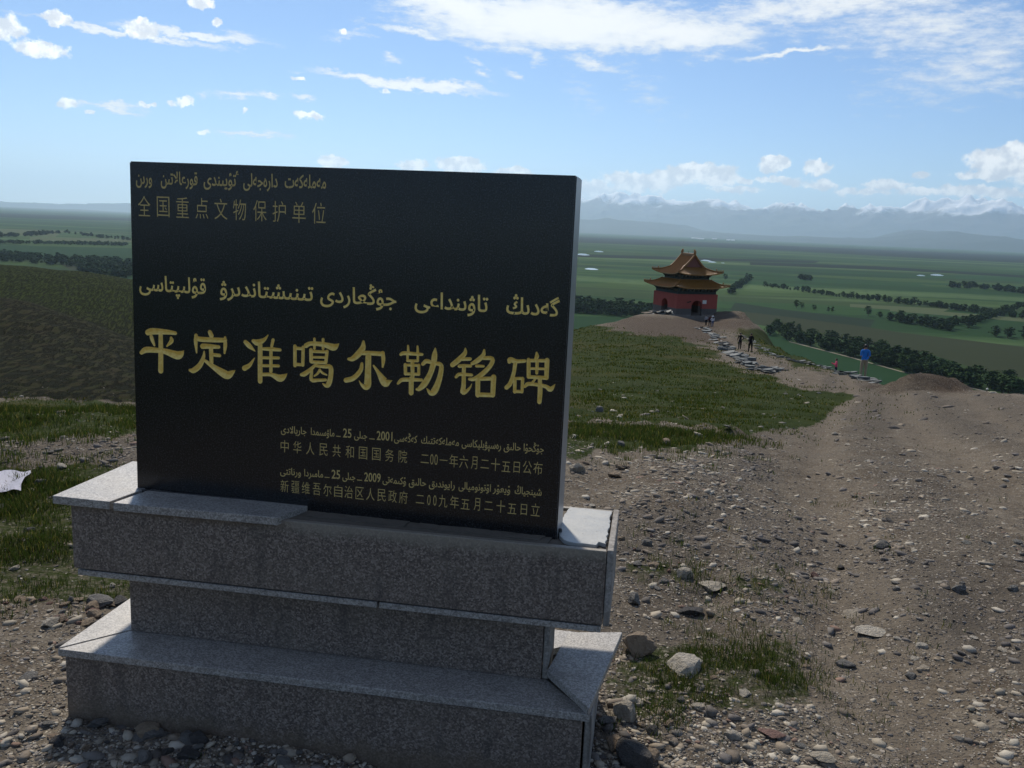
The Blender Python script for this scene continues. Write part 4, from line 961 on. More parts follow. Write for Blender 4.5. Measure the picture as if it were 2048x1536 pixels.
# upper hip-and-gable roof: ridge along local y
zE2, zG, aE2, aG = 7.45, 8.62, 4.05, 2.0
f2 = roof_fn(aE2, aG, zE2, zG, .55, 1.25); roof_tier(f2, 'upper_roof', aE=aE2, aT=aG); hips(f2)
ZR = 10.85; GY = 2.02
def gslope(x):       # height of the upper slope at distance x from the ridge line
    u = (aG-abs(x))/aG; return zG + (ZR-zG)*(u**1.18)
bm = bmesh.new(); K = 12
for sgn in (-1, 1):
    rows = []
    for j in range(K+1):
        x = sgn*aG*(1-j/K); rows.append([bm.verts.new((x, y, gslope(x)-dz)) for dz in (0, .12) for y in (-GY-.22, GY+.22)])
    for a, b in zip(rows, rows[1:]):
        bm.faces.new((a[0], a[1], b[1], b[0])); bm.faces.new((a[2], b[2], b[3], a[3]))
        bm.faces.new((a[0], b[0], b[2], a[2])); bm.faces.new((a[1], a[3], b[3], b[1]))
bmesh.ops.recalc_face_normals(bm, faces=bm.faces[:]); bm_obj('gable_roof', bm, m_tile, pv)
bm = bmesh.new()
for sgn in (-1, 1):
    for i in range(-12, 13):
        y = i*.17; tube(bm, [(sgn*aG*(1-j/K), y, gslope(aG*(1-j/K))+.03) for j in range(K)], .055, 4)
bm_obj('tile_ribs', bm, m_tile, pv)['kind'] = 'stuff'
for sy_ in (-1, 1):
    bm = bmesh.new(); pr = [(x*aG*.94, gslope(x*aG*.94)-.13) for x in [i/10 for i in range(-10, 11)]]
    a = [bm.verts.new((x, sy_*(GY-.12), z)) for x, z in pr]; lo = [bm.verts.new((pr[0][0], sy_*(GY-.12), zG-.35)), bm.verts.new((pr[-1][0], sy_*(GY-.12), zG-.35))]
    bm.faces.new(a+[lo[1], lo[0]]); r_ = bmesh.ops.extrude_face_region(bm, geom=bm.faces[:]); bmesh.ops.translate(bm, vec=(0, -sy_*.1, 0), verts=[v for v in r_['geom'] if isinstance(v, bmesh.types.BMVert)])
    bmesh.ops.recalc_face_normals(bm, faces=bm.faces[:]); bm_obj('gable_board', bm, m_gablep, pv)
    for sgn in (-1, 1):
        bm = bmesh.new(); tube(bm, [(sgn*aG*(1-j/K), sy_*(GY+.12), gslope(aG*(1-j/K))+.12) for j in range(K+1)], .15, 6); bm_obj('verge_ridge', bm, m_ridge, pv)
bm = bmesh.new(); box(bm, -.16, .16, -GY-.1, GY+.1, ZR-.1, ZR+.32); bm_obj('main_ridge', bm, m_ridge, pv, bevel=.04)
for sy_ in (-1, 1):
    bm = bmesh.new(); y = sy_*(GY+.05)
    tube(bm, [(0, y, ZR), (0, y, ZR+.45), (0, y-sy_*.05, ZR+.72), (0, y-sy_*.22, ZR+.92), (0, y-sy_*.36, ZR+.86)], [.24, .27, .22, .15, .05], 6); bm_obj('ridge_ornament', bm, m_ridge, pv)
bm = bmesh.new(); tube(bm, [(0, 0, ZR+.3), (0, 0, ZR+.65)], .03, 4); bm_obj('lightning_rod', bm, m_dark, pv)

# ------------------------------------------------------------------ people
m_skin = simple('skin', (.30, .17, .11), .6, .3, .1, 20)
m_hair = simple('black_hair', (.012, .011, .012), .5, .4, .2, 30)
def cloth(name, c): return simple(name, c, .85, .15, .25, 14, .1)
m_blk = cloth('black_cloth', (.012, .012, .014)); m_blk2 = cloth('charcoal_cloth', (.018, .017, .019)); m_maroon = cloth('maroon_cloth', (.055, .012, .022)); m_whitec = cloth('white_cloth', (.62, .62, .64)); m_greyc = cloth('light_grey_cloth', (.30, .31, .33))
m_jean = cloth('blue_denim', (.045, .085, .17)); m_pink = cloth('pink_cloth', (.62, .09, .17)); m_blue = cloth('blue_cloth', (.03, .17, .50)); m_khaki = cloth('khaki_cloth', (.30, .25, .17)); m_navy = cloth('navy_cloth', (.02, .022, .045))
m_shoe = simple('dark_shoe', (.02, .018, .016), .5)
def person(px, Y, h, face, pose, top, bottom, label, sleeve=True, py=None, long_hair=False, hat=None, skirted=False, woman=False, shoe=None):
    """face: heading the figure looks towards, degrees clockwise from straight ahead"""
    P = spot(px, py, 5) if py else at_range(px, Y)
    root = empty('person', P, R(-face)); tag(root, label, 'person')
    k = h/1.75; sw = .155 if woman else .178
    arms = {'down': ((.25, .0, 1.13), (.24, .07, .88)), 'swing_f': ((.24, .06, 1.15), (.22, .24, .95)), 'swing_b': ((.24, -.12, 1.15), (.24, -.18, .92)),
            'behind': ((.205, -.07, 1.16), (.04, -.18, .99)), 'phone': ((.23, .08, 1.17), (.10, .34, 1.28)), 'hip': ((.36, -.05, 1.17), (.20, .05, 1.02))}
    L_, R_ = pose.get('arms', ('down', 'down')); st = pose.get('stride', 0.0); lean_ = pose.get('lean', 0.0)
    J, E, Rd = [], [], []
    def v(p, r, par=None):
        J.append((p[0]*k, p[1]*k, p[2]*k)); Rd.append((r[0]*k, r[1]*k) if isinstance(r, tuple) else (r*k, r*k))
        if par is not None: E.append((par, len(J)-1))
        return len(J)-1
    pel = v((0, 0, .95), (.140, .105)); wa = v((0, .01, 1.10), (.122, .095), pel); chs = v((0, .01+lean_*.5, 1.30), (.145, .105), wa); ub = v((0, lean_, 1.43), (.13, .09), chs)
    nk = v((0, lean_+.01, 1.52), .052, ub); hd0 = v((0, lean_+.025, 1.60), (.075, .085), nk); hd1 = v((0, lean_+.03, 1.67), (.082, .095), hd0); v((0, lean_+.02, 1.735), .055, hd1)
    for sgn, ar in ((-1, L_), (1, R_)):
        el_, ha = arms[ar]; sh = v((sgn*sw, lean_, 1.42), .052, ub); e1 = v((sgn*el_[0], el_[1]+lean_*.5, el_[2]), .043, sh); w1 = v((sgn*ha[0], ha[1], ha[2]), .030, e1)
        d = Vector(ha)-Vector(el_); d.normalize(); v((sgn*(ha[0]+d.x*.09*(1 if ar != 'behind' else .5)), ha[1]+d.y*.09, ha[2]+d.z*.09), .034, w1)
    for sgn in (-1, 1):
        s1 = st*sgn; hp = v((sgn*.095, 0, .90), .098, pel); kn = v((sgn*.105, .03+s1*.5, .50), .062, hp); an = v((sgn*.11, s1-abs(s1)*.1, .10+max(0, -s1)*.25), .042, kn); v((sgn*.13, s1+.15, .045+max(0, -s1)*.1), .038, an)
    me = bpy.data.meshes.new('skel'); me.from_pydata(J, E, []); o = bpy.data.objects.new('skel', me); col.objects.link(o)
    md = o.modifiers.new('skin', 'SKIN'); md.use_smooth_shade = True; md.branch_smoothing = .3
    if not me.skin_vertices: 
        bpy.context.view_layer.objects.active = o
    for i, sv in enumerate(me.skin_vertices[0].data): sv.radius = Rd[i]; sv.use_root = (i == 0)
    s2 = o.modifiers.new('sub', 'SUBSURF'); s2.levels = 1; s2.render_levels = 1
    d = bpy.context.evaluated_depsgraph_get(); d.update(); body = bpy.data.meshes.new_from_object(o.evaluated_get(d)); bpy.data.objects.remove(o); bpy.data.meshes.remove(me)
    body.materials.clear(); body.materials.append(m_skin)
    for p in body.polygons: p.use_smooth = True
    bo = link('body', body, None, root)
    def layer(name, test, m, off, solid=None):
        ids = [p.index for p in body.polygons if test(p.center/k, p.normal)]
        if not ids: return
        vm = {}; vs, fs = [], []
        for i in ids:
            f = []
            for vi in body.polygons[i].vertices:
                if vi not in vm:
                    vm[vi] = len(vs); vv = body.vertices[vi]; vs.append(tuple(vv.co + vv.normal*off))
                f.append(vm[vi])
            fs.append(f)
        m2 = bpy.data.meshes.new(name); m2.from_pydata(vs, [], fs); m2.update(); m2.materials.append(m)
        for p in m2.polygons: p.use_smooth = True
        return link(name, m2, None, root)
    hem = .80 if pose.get('coat') else .93
    def is_arm(c): return abs(c.x) > sw-.005 or (pose.get('arms', ('', ''))[0] == 'phone' and c.y > .15)
    elbow = 1.17
    layer('shirt' if not pose.get('coat') else 'jacket', lambda c, n_: (hem < c.z < 1.49 and not is_arm(c)) or (is_arm(c) and c.z < 1.5 and (c.z > (1.0 if sleeve else elbow)) and c.z > .9 and abs(c.x) > .08), top, .012)
    layer('trousers', lambda c, n_: .09 < c.z < .985 and abs(c.x) < .22 and not (is_arm(c) and c.z > .8), bottom, .013)
    for sd_ in (-1, 1): layer('shoe', lambda c, n_: c.z <= .10 and c.x*sd_ > 0, shoe or m_shoe, .012)
    layer('hair', lambda c, n_: c.z > 1.60 and (c.y < lean_+.055 or c.z > 1.71), m_hair, .016)
    if long_hair:
        bm = bmesh.new(); tube(bm, [(0, (lean_-.03)*k, 1.70*k), (0, (lean_-.09)*k, 1.58*k), (0, (lean_-.12)*k, 1.42*k), (0, (lean_-.12)*k, 1.25*k)], [.07, .095, .085, .03], 7); bm_obj('long_hair', bm, m_hair, root, smooth=True)
    if hat:
        bm = bmesh.new(); n_ = 14; z0 = 1.70*k
        prof = [(.0, .11), (.07, .105), (.095, .06), (.10, .0), (.21, -.02), (.205, -.035), (.09, -.02)]
        rg = [[bm.verts.new((r_*math.cos(2*math.pi*i/n_), lean_*k+r_*math.sin(2*math.pi*i/n_), z0+zz)) for i in range(n_)] for r_, zz in prof[1:]]
        tp = bm.verts.new((0, lean_*k, z0+.11))
        for i in range(n_): bm.faces.new((tp, rg[0][i], rg[0][(i+1) % n_]))
        for a, b in zip(rg, rg[1:]):
            for i in range(n_): bm.faces.new((a[i], b[i], b[(i+1) % n_], a[(i+1) % n_]))
        bm_obj('sun_hat', bm, hat, root, smooth=True)
    # face: nose and ears
    bm = bmesh.new(); tube(bm, [(0, (lean_+.10)*k, 1.66*k), (0, (lean_+.128)*k, 1.625*k), (0, (lean_+.10)*k, 1.61*k)], [.008, .014, .010], 5); bm_obj('nose', bm, m_skin, root)
    for sg in (-1, 1):
        bm = bmesh.new(); tube(bm, [(sg*.082*k, (lean_+.02)*k, 1.67*k), (sg*.092*k, (lean_+.015)*k, 1.645*k), (sg*.084*k, (lean_+.02)*k, 1.615*k)], [.010, .016, .008], 5); bm_obj('ear', bm, m_skin, root)
    return root
person(1725, 48, 1.74, 10, {'arms': ('behind', 'behind'), 'stride': .02}, m_blue, m_khaki, 'man in blue short-sleeved shirt and khaki trousers standing with hands behind his back', sleeve=False, py=757)
pw = person(1670, 70, 1.60, -75, {'arms': ('phone', 'phone')}, m_pink, m_navy, 'woman in pink shirt and dark trousers looking at a phone beside the slate edging', sleeve=False, woman=True)
person(1479, 91, 1.72, 2, {'arms': ('swing_f', 'hip'), 'stride': .10, 'coat': True}, m_blk, m_blk2, 'left one of two people in black jackets walking away up the path', py=699)
person(1500, 87, 1.78, -4, {'arms': ('swing_b', 'swing_f'), 'stride': -.12, 'coat': True}, m_blk, m_blk, 'right taller one of two people in black walking away up the path', py=705)
person(1411.5, 137, 1.60, 0, {'arms': ('down', 'down'), 'stride': .12}, m_greyc, m_blk, 'person in light grey top and black trousers, leftmost of three near the pavilion', woman=True, py=651.5)
person(1419, 136, 1.60, 5, {'arms': ('down', 'down'), 'stride': -.08}, m_maroon, m_blk2, 'person in dark maroon clothes in the middle of three near the pavilion', woman=True, py=652.5)
person(1424.5, 134, 1.62, -3, {'arms': ('hip', 'down'), 'stride': .06}, m_whitec, m_jean, 'person in white top, blue jeans and sun hat, rightmost of three near the pavilion', woman=True, long_hair=True, hat=m_whitec, py=654)

# ------------------------------------------------------------------ stones
def rock_mat(name, stops, rough=.88):
    m, t = mat(name); tc = t.n('ShaderNodeTexCoord').outputs['Object']; rn = t.n('ShaderNodeObjectInfo').outputs['Random']
    n = t.noise(tc, 2.6, 6, .65).outputs[0]; n2 = t.noise(tc, 9, 5, .7).outputs[0]
    c = t.ramp(rn, stops)
    c = t.mix(t.m('MULTIPLY', t.ss(n, .4, .7), .55), c, t.vm('MULTIPLY', c, (.55, .53, .50)))
    c = t.mix(t.m('MULTIPLY', t.ss(n2, .55, .7), .4), c, t.vm('MULTIPLY', c, (1.35, 1.32, 1.25)))
    finish(t, c, rough, t.bump(t.m('ADD', n, t.m('MULTIPLY', n2, .4)), .7, .12), .25); return m
bu = np.array([math.cos(R(8.7)), -math.sin(R(8.7))]); bn = np.array([math.sin(R(8.7)), math.cos(R(8.7))])
RM = {'pale': rock_mat('pale_stone', [(0, (.42, .37, .29)), (.5, (.50, .46, .39)), (1, (.36, .31, .24))]),
      'grey': rock_mat('grey_stone', [(0, (.15, .145, .135)), (.5, (.21, .20, .185)), (1, (.17, .17, .155))]),
      'dark': rock_mat('dark_stone', [(0, (.070, .067, .064)), (1, (.105, .098, .092))]),
      'tan': rock_mat('tan_stone', [(0, (.28, .21, .145)), (.5, (.33, .26, .185)), (1, (.25, .19, .14))]),
      'pink': rock_mat('reddish_stone', [(0, (.20, .115, .09)), (1, (.24, .15, .125))])}
ROCKS = []
def rock_mesh(seed, sub=2, flat=1.0, ang=.35):
    bm = bmesh.new(); bmesh.ops.create_icosphere(bm, subdivisions=sub, radius=1)
    r_ = random.Random(seed); off = Vector((r_.uniform(-9, 9), r_.uniform(-9, 9), r_.uniform(-9, 9)))
    planes = [(Vector((r_.gauss(0, 1), r_.gauss(0, 1), r_.gauss(0, .7))).normalized(), r_.uniform(.45, .85)) for _ in range(12)]
    for v_ in bm.verts:
        d = v_.co.normalized(); s_ = 1 + ang*mnoise.noise(d*1.1+off) + .12*mnoise.noise(d*3+off)
        p = d*s_
        for n_, h_ in planes:
            e = p.dot(n_)-h_
            if e > 0: p -= n_*e*.95
        v_.co = Vector((p.x, p.y*.85, p.z*flat))
    ex = (max(v_.co.x for v_ in bm.verts)-min(v_.co.x for v_ in bm.verts))/2; ey = (max(v_.co.y for v_ in bm.verts)-min(v_.co.y for v_ in bm.verts))/2; ez = (max(v_.co.z for v_ in bm.verts)-min(v_.co.z for v_ in bm.verts))/2
    for v_ in bm.verts: v_.co = Vector((v_.co.x/ex, v_.co.y/ey*.82, v_.co.z/ez*flat))
    me = bpy.data.meshes.new('rock'); bm.to_mesh(me); bm.free(); return me
for i in range(12): ROCKS.append(rock_mesh(i+1, 3, .55 if i % 2 else .38, .5))
RV = {}
def rock_variant(i, kind):
    if (i, kind) not in RV:
        me = ROCKS[i].copy(); me.materials.append(RM[kind]); RV[(i, kind)] = me
    return RV[(i, kind)]
rr = random.Random(5)
def rock(px, py, wpx, kind, label=None, group=None, hk=1.0, var=None, rz=None, P=None, sink=.35, cat='stone', tilt=None):
    if P is None: P = spot(px, py + wpx*.10)
    if P is None: return
    dist = math.hypot(P.x, P.y); s_ = wpx/FPX*dist/2*1.08
    dd_ = np.array([P.x+1.362, P.y-2.644]); uu, nn_ = float(dd_@bu), float(dd_@bn)
    if -.05 < uu < 1.70 and -.064-s_*.55 < nn_ < .2:      # keep stones in front of the plinth face
        P = P.copy(); sh = -.064-s_*.55-nn_; P.x += bn[0]*sh; P.y += bn[1]*sh; sink = min(sink, .12)
    i = rr.randrange(12) if var is None else var
    o = bpy.data.objects.new('rock', rock_variant(i, kind)); col.objects.link(o)
    fl = .55 if i % 2 else .38
    o.scale = (s_, s_, s_*hk); o.location = (P.x, P.y, P.z + s_*hk*fl*(1-2*sink)*.8)
    o.rotation_euler = (rr.uniform(-.22, .22), rr.uniform(-.22, .22), rr.uniform(0, 6.28) if rz is None else rz)
    if tilt: o.rotation_euler = tilt
    tag(o, label, cat, group); return o
BIG = [(1375,1328,80,'pale','large flat pale stone lying in the grass patch right of the plinth',.8),
 (1252,1428,58,'pale','lumpy whitish rock beside the lower right corner of the plinth',1.5),
 (1272,1298,66,'tan','brown rock standing behind the loose coping tile',1.5),
 (1366,1148,34,'pale','blocky cream stone among the rubble right of the upper tier',1.2),
 (1268,1203,32,'grey','tilted greenish grey stone right of the bottom of the upper tier',1.6),
 (1378,1218,56,'dark','bluish dark stone lying flat behind the grass patch',.6),
 (1420,1166,56,'pale','long thin pale stone below the rubble strip',.4),
 (1915,1178,24,'grey','round grey stone standing proud at the right of the track',1.7),
 (1705,1226,46,'pale','flat cream stone in the middle of the track, the upper of two',.4),
 (1738,1256,56,'pale','long flat cream stone in the middle of the track, the lower of two',.35),
 (1682,1137,20,'dark','small black stone on the grey gravel of the track',1.0),
 (1629,1154,20,'pink','small reddish stone near the black stone on the track',1.5),
 (1764,1092,28,'grey','blocky grey stone on the upper part of the track',1.2),
 (1780,1042,18,'dark','dark stone alone high on the track',1.0),
 (1686,1326,38,'grey','half buried grey stone right of the grass patch',.7),
 (1646,1512,50,'pale','oval pale stone near the bottom of the photo right of the plinth',.6),
 (1465,1470,32,'pale','pale stone on the brown soil below the grass patch',.8),
 (1540,1460,50,'pink','flat pinkish slab half buried below the grass patch',.25),
 (1396,1411,30,'pale','whitish pointed stone on the lower edge of the grass patch',1.0),
 (1268,1512,82,'dark','big dark grey rock at the right foot of the plinth',1.1),
 (1230,1487,50,'tan','tan rock wedged above the big dark rock at the plinth foot',1.1),
 (1332,886,24,'tan','tan boulder at the lower edge of the far grass strip',1.2),
 (1244,890,18,'grey','upright grey stone in the grass strip right of the slab',2.0),
 (1149,874,17,'pale','white topped stone in the grass strip next to the slab edge',1.0),
 (1211,867,18,'dark','dark stone in the grass strip right of the slab',1.3),
 (1155,938,32,'pale','large whitish rock just right of the slab on the gravel',1.3),
 (1230,950,30,'tan','tan flattened rock right of the large whitish rock',.8),
 (1242,933,24,'tan','brown rock behind the tan flattened rock',1.1),
 (1169,926,22,'tan','rounded tan rock touching the large whitish rock',1.2),
 (1198,822,16,'grey','lone grey stone standing in the meadow right of the slab',1.8),
 (1456,851,22,'grey','flat grey stone on top of the small gravel heap',.5),
 (300,1462,52,'tan','brown wedge-shaped rock leaning on the front foot of the plinth',1.4),
 (202,1440,38,'grey','pale grey flat stone leaning on the plinth foot near its left corner',1.0),
 (395,1476,46,'dark','rounded dark rock against the middle of the plinth foot',1.4),
 (381,1508,48,'dark','dark cobble in front of the rounded dark rock',1.0),
 (565,1523,34,'grey','lone oval grey stone in the shadow at the bottom of the plinth front',.9),
 (56,1350,34,'grey','flat grey stone set in the soil left of the plinth',.5),
 (40,1364,18,'pale','pale flake beside the flat grey stone left of the plinth',.5),
 (200,1201,46,'grey','greenish grey boulder at the grass edge behind the plinth left end',1.0),
 (236,1206,34,'dark','dark striped rock touching the plinth coping at its left end',1.2),
 (141,1203,15,'grey','small bluish upright stone in the rubble ridge left of the plinth',1.8),
 (82,963,20,'grey','grey rock at the right edge of the white paper',1.2),
 (14,1000,1,'grey',None,1)]
for i, (px, py, wd, kd, lb, hk) in enumerate(BIG):
    if lb: rock(px, py, wd, kd, lb, None, hk, sink=.25)
def scatter_rocks(n, region, wrange, kinds, label, group, sink=.3, hk=(.6, 1.3)):
    k_ = 0; tries = 0
    while k_ < n and tries < n*12:
        tries += 1
        px, py = rr.uniform(region[0], region[2]), rr.uniform(region[1], region[3])
        P = spot(px, py)
        if P is None or on_base(P): continue
        wd = wrange[0]+(wrange[1]-wrange[0])*rr.random()**2.2
        kd = rr.choice(kinds)
        if rock(px, py, wd, kd, label.replace('stone', WORD[kd]+' stone', 1) if 'stone' in label else label, group, rr.uniform(*hk), sink=sink, P=P): k_ += 1
def on_base(P, pad=0.01):
    d = np.array([P[0]+1.362, P[1]-2.644]); u, n_ = d@bu, d@bn
    return -pad < u < 1.66+pad and -.064-pad < n_ < .432+pad
WORD = {'pale': 'cream', 'grey': 'mid-grey', 'dark': 'blackish', 'tan': 'tan', 'pink': 'reddish'}
MIX = ['pale', 'grey', 'grey', 'tan', 'tan', 'pink', 'dark', 'pale']
scatter_rocks(34, (95, 1440, 600, 1534), (12, 42), ['grey', 'grey', 'dark', 'grey', 'tan'], 'small stone in the shaded heap against the front foot of the plinth', 'stones heaped at the plinth front', .2)
scatter_rocks(16, (1205, 1440, 1345, 1534), (12, 40), MIX, 'small stone in the heap by the right foot of the plinth', 'stones heaped at the plinth right foot', .2)
scatter_rocks(36, (-10, 1200, 250, 1252), (10, 32), ['tan', 'pale', 'tan', 'grey', 'pink'], 'rounded stone in the low rubble ridge left of the plinth', 'stones of the rubble ridge', .2)
scatter_rocks(24, (1222, 1065, 1400, 1180), (9, 26), MIX, 'small stone in the rubble strip right of the upper tier', 'rubble right of the upper tier')
scatter_rocks(18, (1215, 1300, 1560, 1420), (10, 30), ['pale', 'tan', 'grey', 'pale'], 'small stone in or around the grass patch right of the plinth', 'stones around the grass patch')
scatter_rocks(44, (1300, 1150, 2050, 1534), (9, 26), ['pale', 'tan', 'pale', 'pale', 'grey'], 'small loose stone on the near part of the track', 'loose stones on the near track', .42, (.4, .9))
scatter_rocks(16, (1780, 1080, 2050, 1210), (8, 20), ['grey', 'grey', 'dark'], 'small stone in the gravel bank at the right of the track', 'stones of the gravel bank')
scatter_rocks(22, (1140, 890, 1500, 1060), (8, 18), MIX, 'small stone on the gravel between the meadow and the track', 'stones beyond the monument')
scatter_rocks(18, (0, 870, 268, 1180), (8, 20), ['pale', 'grey', 'grey'], 'small stone in the grass left of the monument', 'stones in the left grass')
scatter_rocks(12, (1180, 815, 1700, 870), (6, 13), ['pale', 'pale', 'grey'], 'small stone along the meadow edge', 'stones along the meadow edge')
scatter_rocks(8, (1560, 760, 1720, 800), (4, 9), ['pale', 'grey'], 'tiny stone on the grass verge by the ridge path', 'stones on the path verge')

# gravel: tens of thousands of small stones
def stones_mesh(n, az0, az1, r0, r1, size, keep=None, seed=1, colors=None):
    g_ = np.random.default_rng(seed)
    a = g_.uniform(R(az0), R(az1), n); r = np.exp(g_.uniform(math.log(r0), math.log(r1), n)); x = r*np.sin(a); y = r*np.cos(a)
    z = height(x, y); px, py, _ = to_px(np.stack([x, y, z], -1))
    gm_, sm_, km_, dm_ = masks(x, y, z)
    clus = fbm(x*1.5+9, y*1.5, 5, .6); fineclus = fbm(x*.5+2, y*.5, 3); td_ = np.abs(track(x, y))
    prob = np.where(gm_ > .5, .10, .55) * np.clip(np.exp(6*clus+2*fineclus)*1.0, .26, 2.0)*np.where(np.minimum(np.abs(td_-.75), np.abs(td_-2.25)) < .25, .35, 1.0)
    prob = np.where(km_ > .5, prob*1.9, prob); prob = np.where(sm_ > .5, prob*.15, prob)
    d = np.stack([x+1.362, y-2.644], -1); u = d@bu; n_ = d@bn
    foot = (u > -.45) & (u < 2.1) & (n_ > -.75) & (n_ < .9); prob = np.where(foot, prob*2.2, prob)
    prob = np.where((u > 0) & (u < 1.66) & (n_ > -.065) & (n_ < .432), 0, prob)
    sel = g_.random(n) < prob; x, y, z, r = x[sel], y[sel], z[sel], r[sel]; kk_ = km_[sel]; m = len(x)
    s_ = size[0]*(g_.pareto(2.3, m)*.55+.55); s_ = np.clip(s_, size[0]*.5, size[1]); s_ = s_*np.clip(r/4.0, .8, 6.0)**.55
    ico = bmesh.new(); bmesh.ops.create_icosphere(ico, subdivisions=1, radius=1); iv = np.array([v_.co[:] for v_ in ico.verts]); fi = np.array([[v_.index for v_ in f.verts] for f in ico.faces]); ico.free()
    ax = np.stack([g_.uniform(.75, 1.35, m), g_.uniform(.6, 1.0, m), g_.uniform(.14, .5, m)], -1)
    Vv = iv[None]*(1+g_.uniform(-.22, .22, (m, len(iv), 1)))*ax[:, None]*s_[:, None, None]
    th = g_.uniform(0, 6.28, m); c1_, s1_ = np.cos(th), np.sin(th); tl = g_.normal(0, .25, m)
    X_ = Vv[..., 0]*c1_[:, None]-Vv[..., 1]*s1_[:, None]; Y_ = Vv[..., 0]*s1_[:, None]+Vv[..., 1]*c1_[:, None]; Z_ = Vv[..., 2]+X_*tl[:, None]
    Z_ = Z_ + (s_*ax[:, 2]*g_.uniform(-.55, .45, m))[:, None]
    Vv = np.stack([X_+x[:, None], Y_+y[:, None], Z_+z[:, None]], -1).reshape(-1, 3)
    Ff = (fi[None]+(np.arange(m)*len(iv))[:, None, None]).reshape(-1, 3)
    pal = np.array([(.38, .335, .265), (.30, .25, .19), (.21, .175, .14), (.17, .155, .14), (.11, .10, .093), (.46, .42, .35), (.23, .155, .12), (.15, .135, .12), (.20, .18, .165)])
    pi = g_.choice(len(pal), m, p=[.20, .16, .12, .09, .06, .18, .04, .06, .09]); gi = g_.choice([3, 4, 7, 8, 2], m); pi = np.where((kk_ > .5) & (g_.random(m) < .75), gi, pi)
    cc = pal[pi]*g_.uniform(.75, 1.15, (m, 1)); return Vv, Ff, np.repeat(cc, len(iv), 0)
m_grav, t = mat('gravel_stone'); at = t.n('ShaderNodeAttribute', attribute_name='tint'); tc = t.n('ShaderNodeTexCoord').outputs['Object']
n = t.noise(tc, 70, 4, .6).outputs[0]
finish(t, t.mix(t.m('MULTIPLY', n, .6), at.outputs['Color'], t.vm('MULTIPLY', at.outputs['Color'], (.5, .49, .47))), .9, t.bump(n, .5, .006), .2)
parts_ = [stones_mesh(135000, -36, 36, 1.8, 9.5, (.0080, .032), seed=3), stones_mesh(34000, -34, 34, 8, 60, (.008, .045), seed=4)]
Vg = np.concatenate([p[0] for p in parts_]); Fg = np.concatenate([parts_[0][1], parts_[1][1]+len(parts_[0][0])]); Cg = np.concatenate([p[2] for p in parts_])
gme = np_mesh('gravel', Vg, Fg); vattr(gme, 'tint', Cg); gv = link('gravel', gme, m_grav); tag(gv, kind='stuff')

# ------------------------------------------------------------------ grass
m_grass, t = mat('grass_blades'); at = t.n('ShaderNodeAttribute', attribute_name='tint')
b = finish(t, at.outputs['Color'], .8, None, .08); t.put(b, 'Subsurface Weight', 0.0)
tr = t.n('ShaderNodeBsdfTranslucent', {'Color': t.mix(1.0, at.outputs['Color'], (1.0, 1.15, .6), 'MULTIPLY')}); mx = t.n('ShaderNodeMixShader', {0: .35, 1: b, 2: tr})
outn = [n_ for n_ in t.t.nodes if n_.type == 'OUTPUT_MATERIAL'][0]; t.t.links.new(mx.outputs[0], outn.inputs[0])
def grass_mesh(n, az0, az1, r0, r1, h0, w0, seed, kr, dens=1.0):
    g_ = np.random.default_rng(seed); a = g_.uniform(R(az0), R(az1), n); r = np.exp(g_.uniform(math.log(r0), math.log(r1), n)); x = r*np.sin(a); y = r*np.cos(a)
    z = height(x, y); sj = .035*np.minimum(r, 5)+.02*r*(r > 8)+.03; gm_, sm_, km_, dm_ = masks(x+g_.normal(0, 1, n)*sj, y+g_.normal(0, 1, n)*sj, z)
    cl = fbm(x*.9, y*.9, 4, .6); cl2 = fbm(x*7, y*7, 3); cl = cl + .6*cl2*(r < 14)
    d = np.stack([x+1.362, y-2.644], -1); u = d@bu; n_ = d@bn
    prob = np.where(gm_ > .5, np.clip(np.where((r < 14) & (x > 0), .30, .48)+3.0*cl, .02, 1)*dens, .002*dens)*(sm_ < .5)
    prob = np.where((u > -.02) & (u < 1.7) & (n_ > -.1) & (n_ < .46), 0, prob)
    sel = g_.random(n) < prob; x, y, z, r, cl = x[sel], y[sel], z[sel], r[sel], cl[sel]
    nb = 9 if r0 < 5 else 4; x = np.repeat(x, nb); y = np.repeat(y, nb); r = np.repeat(r, nb); cl = np.repeat(cl, nb); m = len(x)
    sp_ = (.010+.0035*r) if r0 < 5 else .012*r**.8
    x = x + g_.normal(0, 1, m)*sp_; y = y + g_.normal(0, 1, m)*sp_; z = height(x, y)
    k_ = np.maximum(1, r/kr); h = h0*k_**.62*g_.uniform(.45, 1.25, m)*np.clip(1+1.8*cl, .5, 1.6); w_ = w0*k_*g_.uniform(.7, 1.3, m)
    th = g_.uniform(0, 6.28, m); bend = g_.uniform(.1, .75, m)*h; bd = g_.uniform(0, 6.28, m)
    dx, dy = np.cos(th)*w_/2, np.sin(th)*w_/2; bx, by = np.cos(bd)*bend, np.sin(bd)*bend
    V_ = np.stack([np.stack([x-dx, y-dy, z-.01], -1), np.stack([x+dx, y+dy, z-.01], -1), np.stack([x+dx*.7+bx*.35, y+dy*.7+by*.35, z+h*.6], -1), np.stack([x-dx*.7+bx*.35, y-dy*.7+by*.35, z+h*.6], -1), np.stack([x+bx, y+by, z+h], -1)], 1).reshape(-1, 3)
    bs = (np.arange(m)*5)[:, None]; F_ = np.concatenate([bs+np.array([0, 1, 2]), bs+np.array([0, 2, 3]), bs+np.array([3, 2, 4])])
    pal = np.array([(.042, .066, .022), (.056, .080, .028), (.034, .052, .020), (.080, .088, .040), (.17, .145, .075), (.050, .070, .034)])
    pi = g_.choice(len(pal), m, p=[.28, .22, .20, .12, .10, .08]); pal = pal*(np.array([1.0, .90, .55]) if r0 > 5 else np.array([1.05, .98, .8])); cc = pal[pi]*g_.uniform(.7, 1.2, (m, 1))
    return V_, F_, np.repeat(cc, 5, 0)
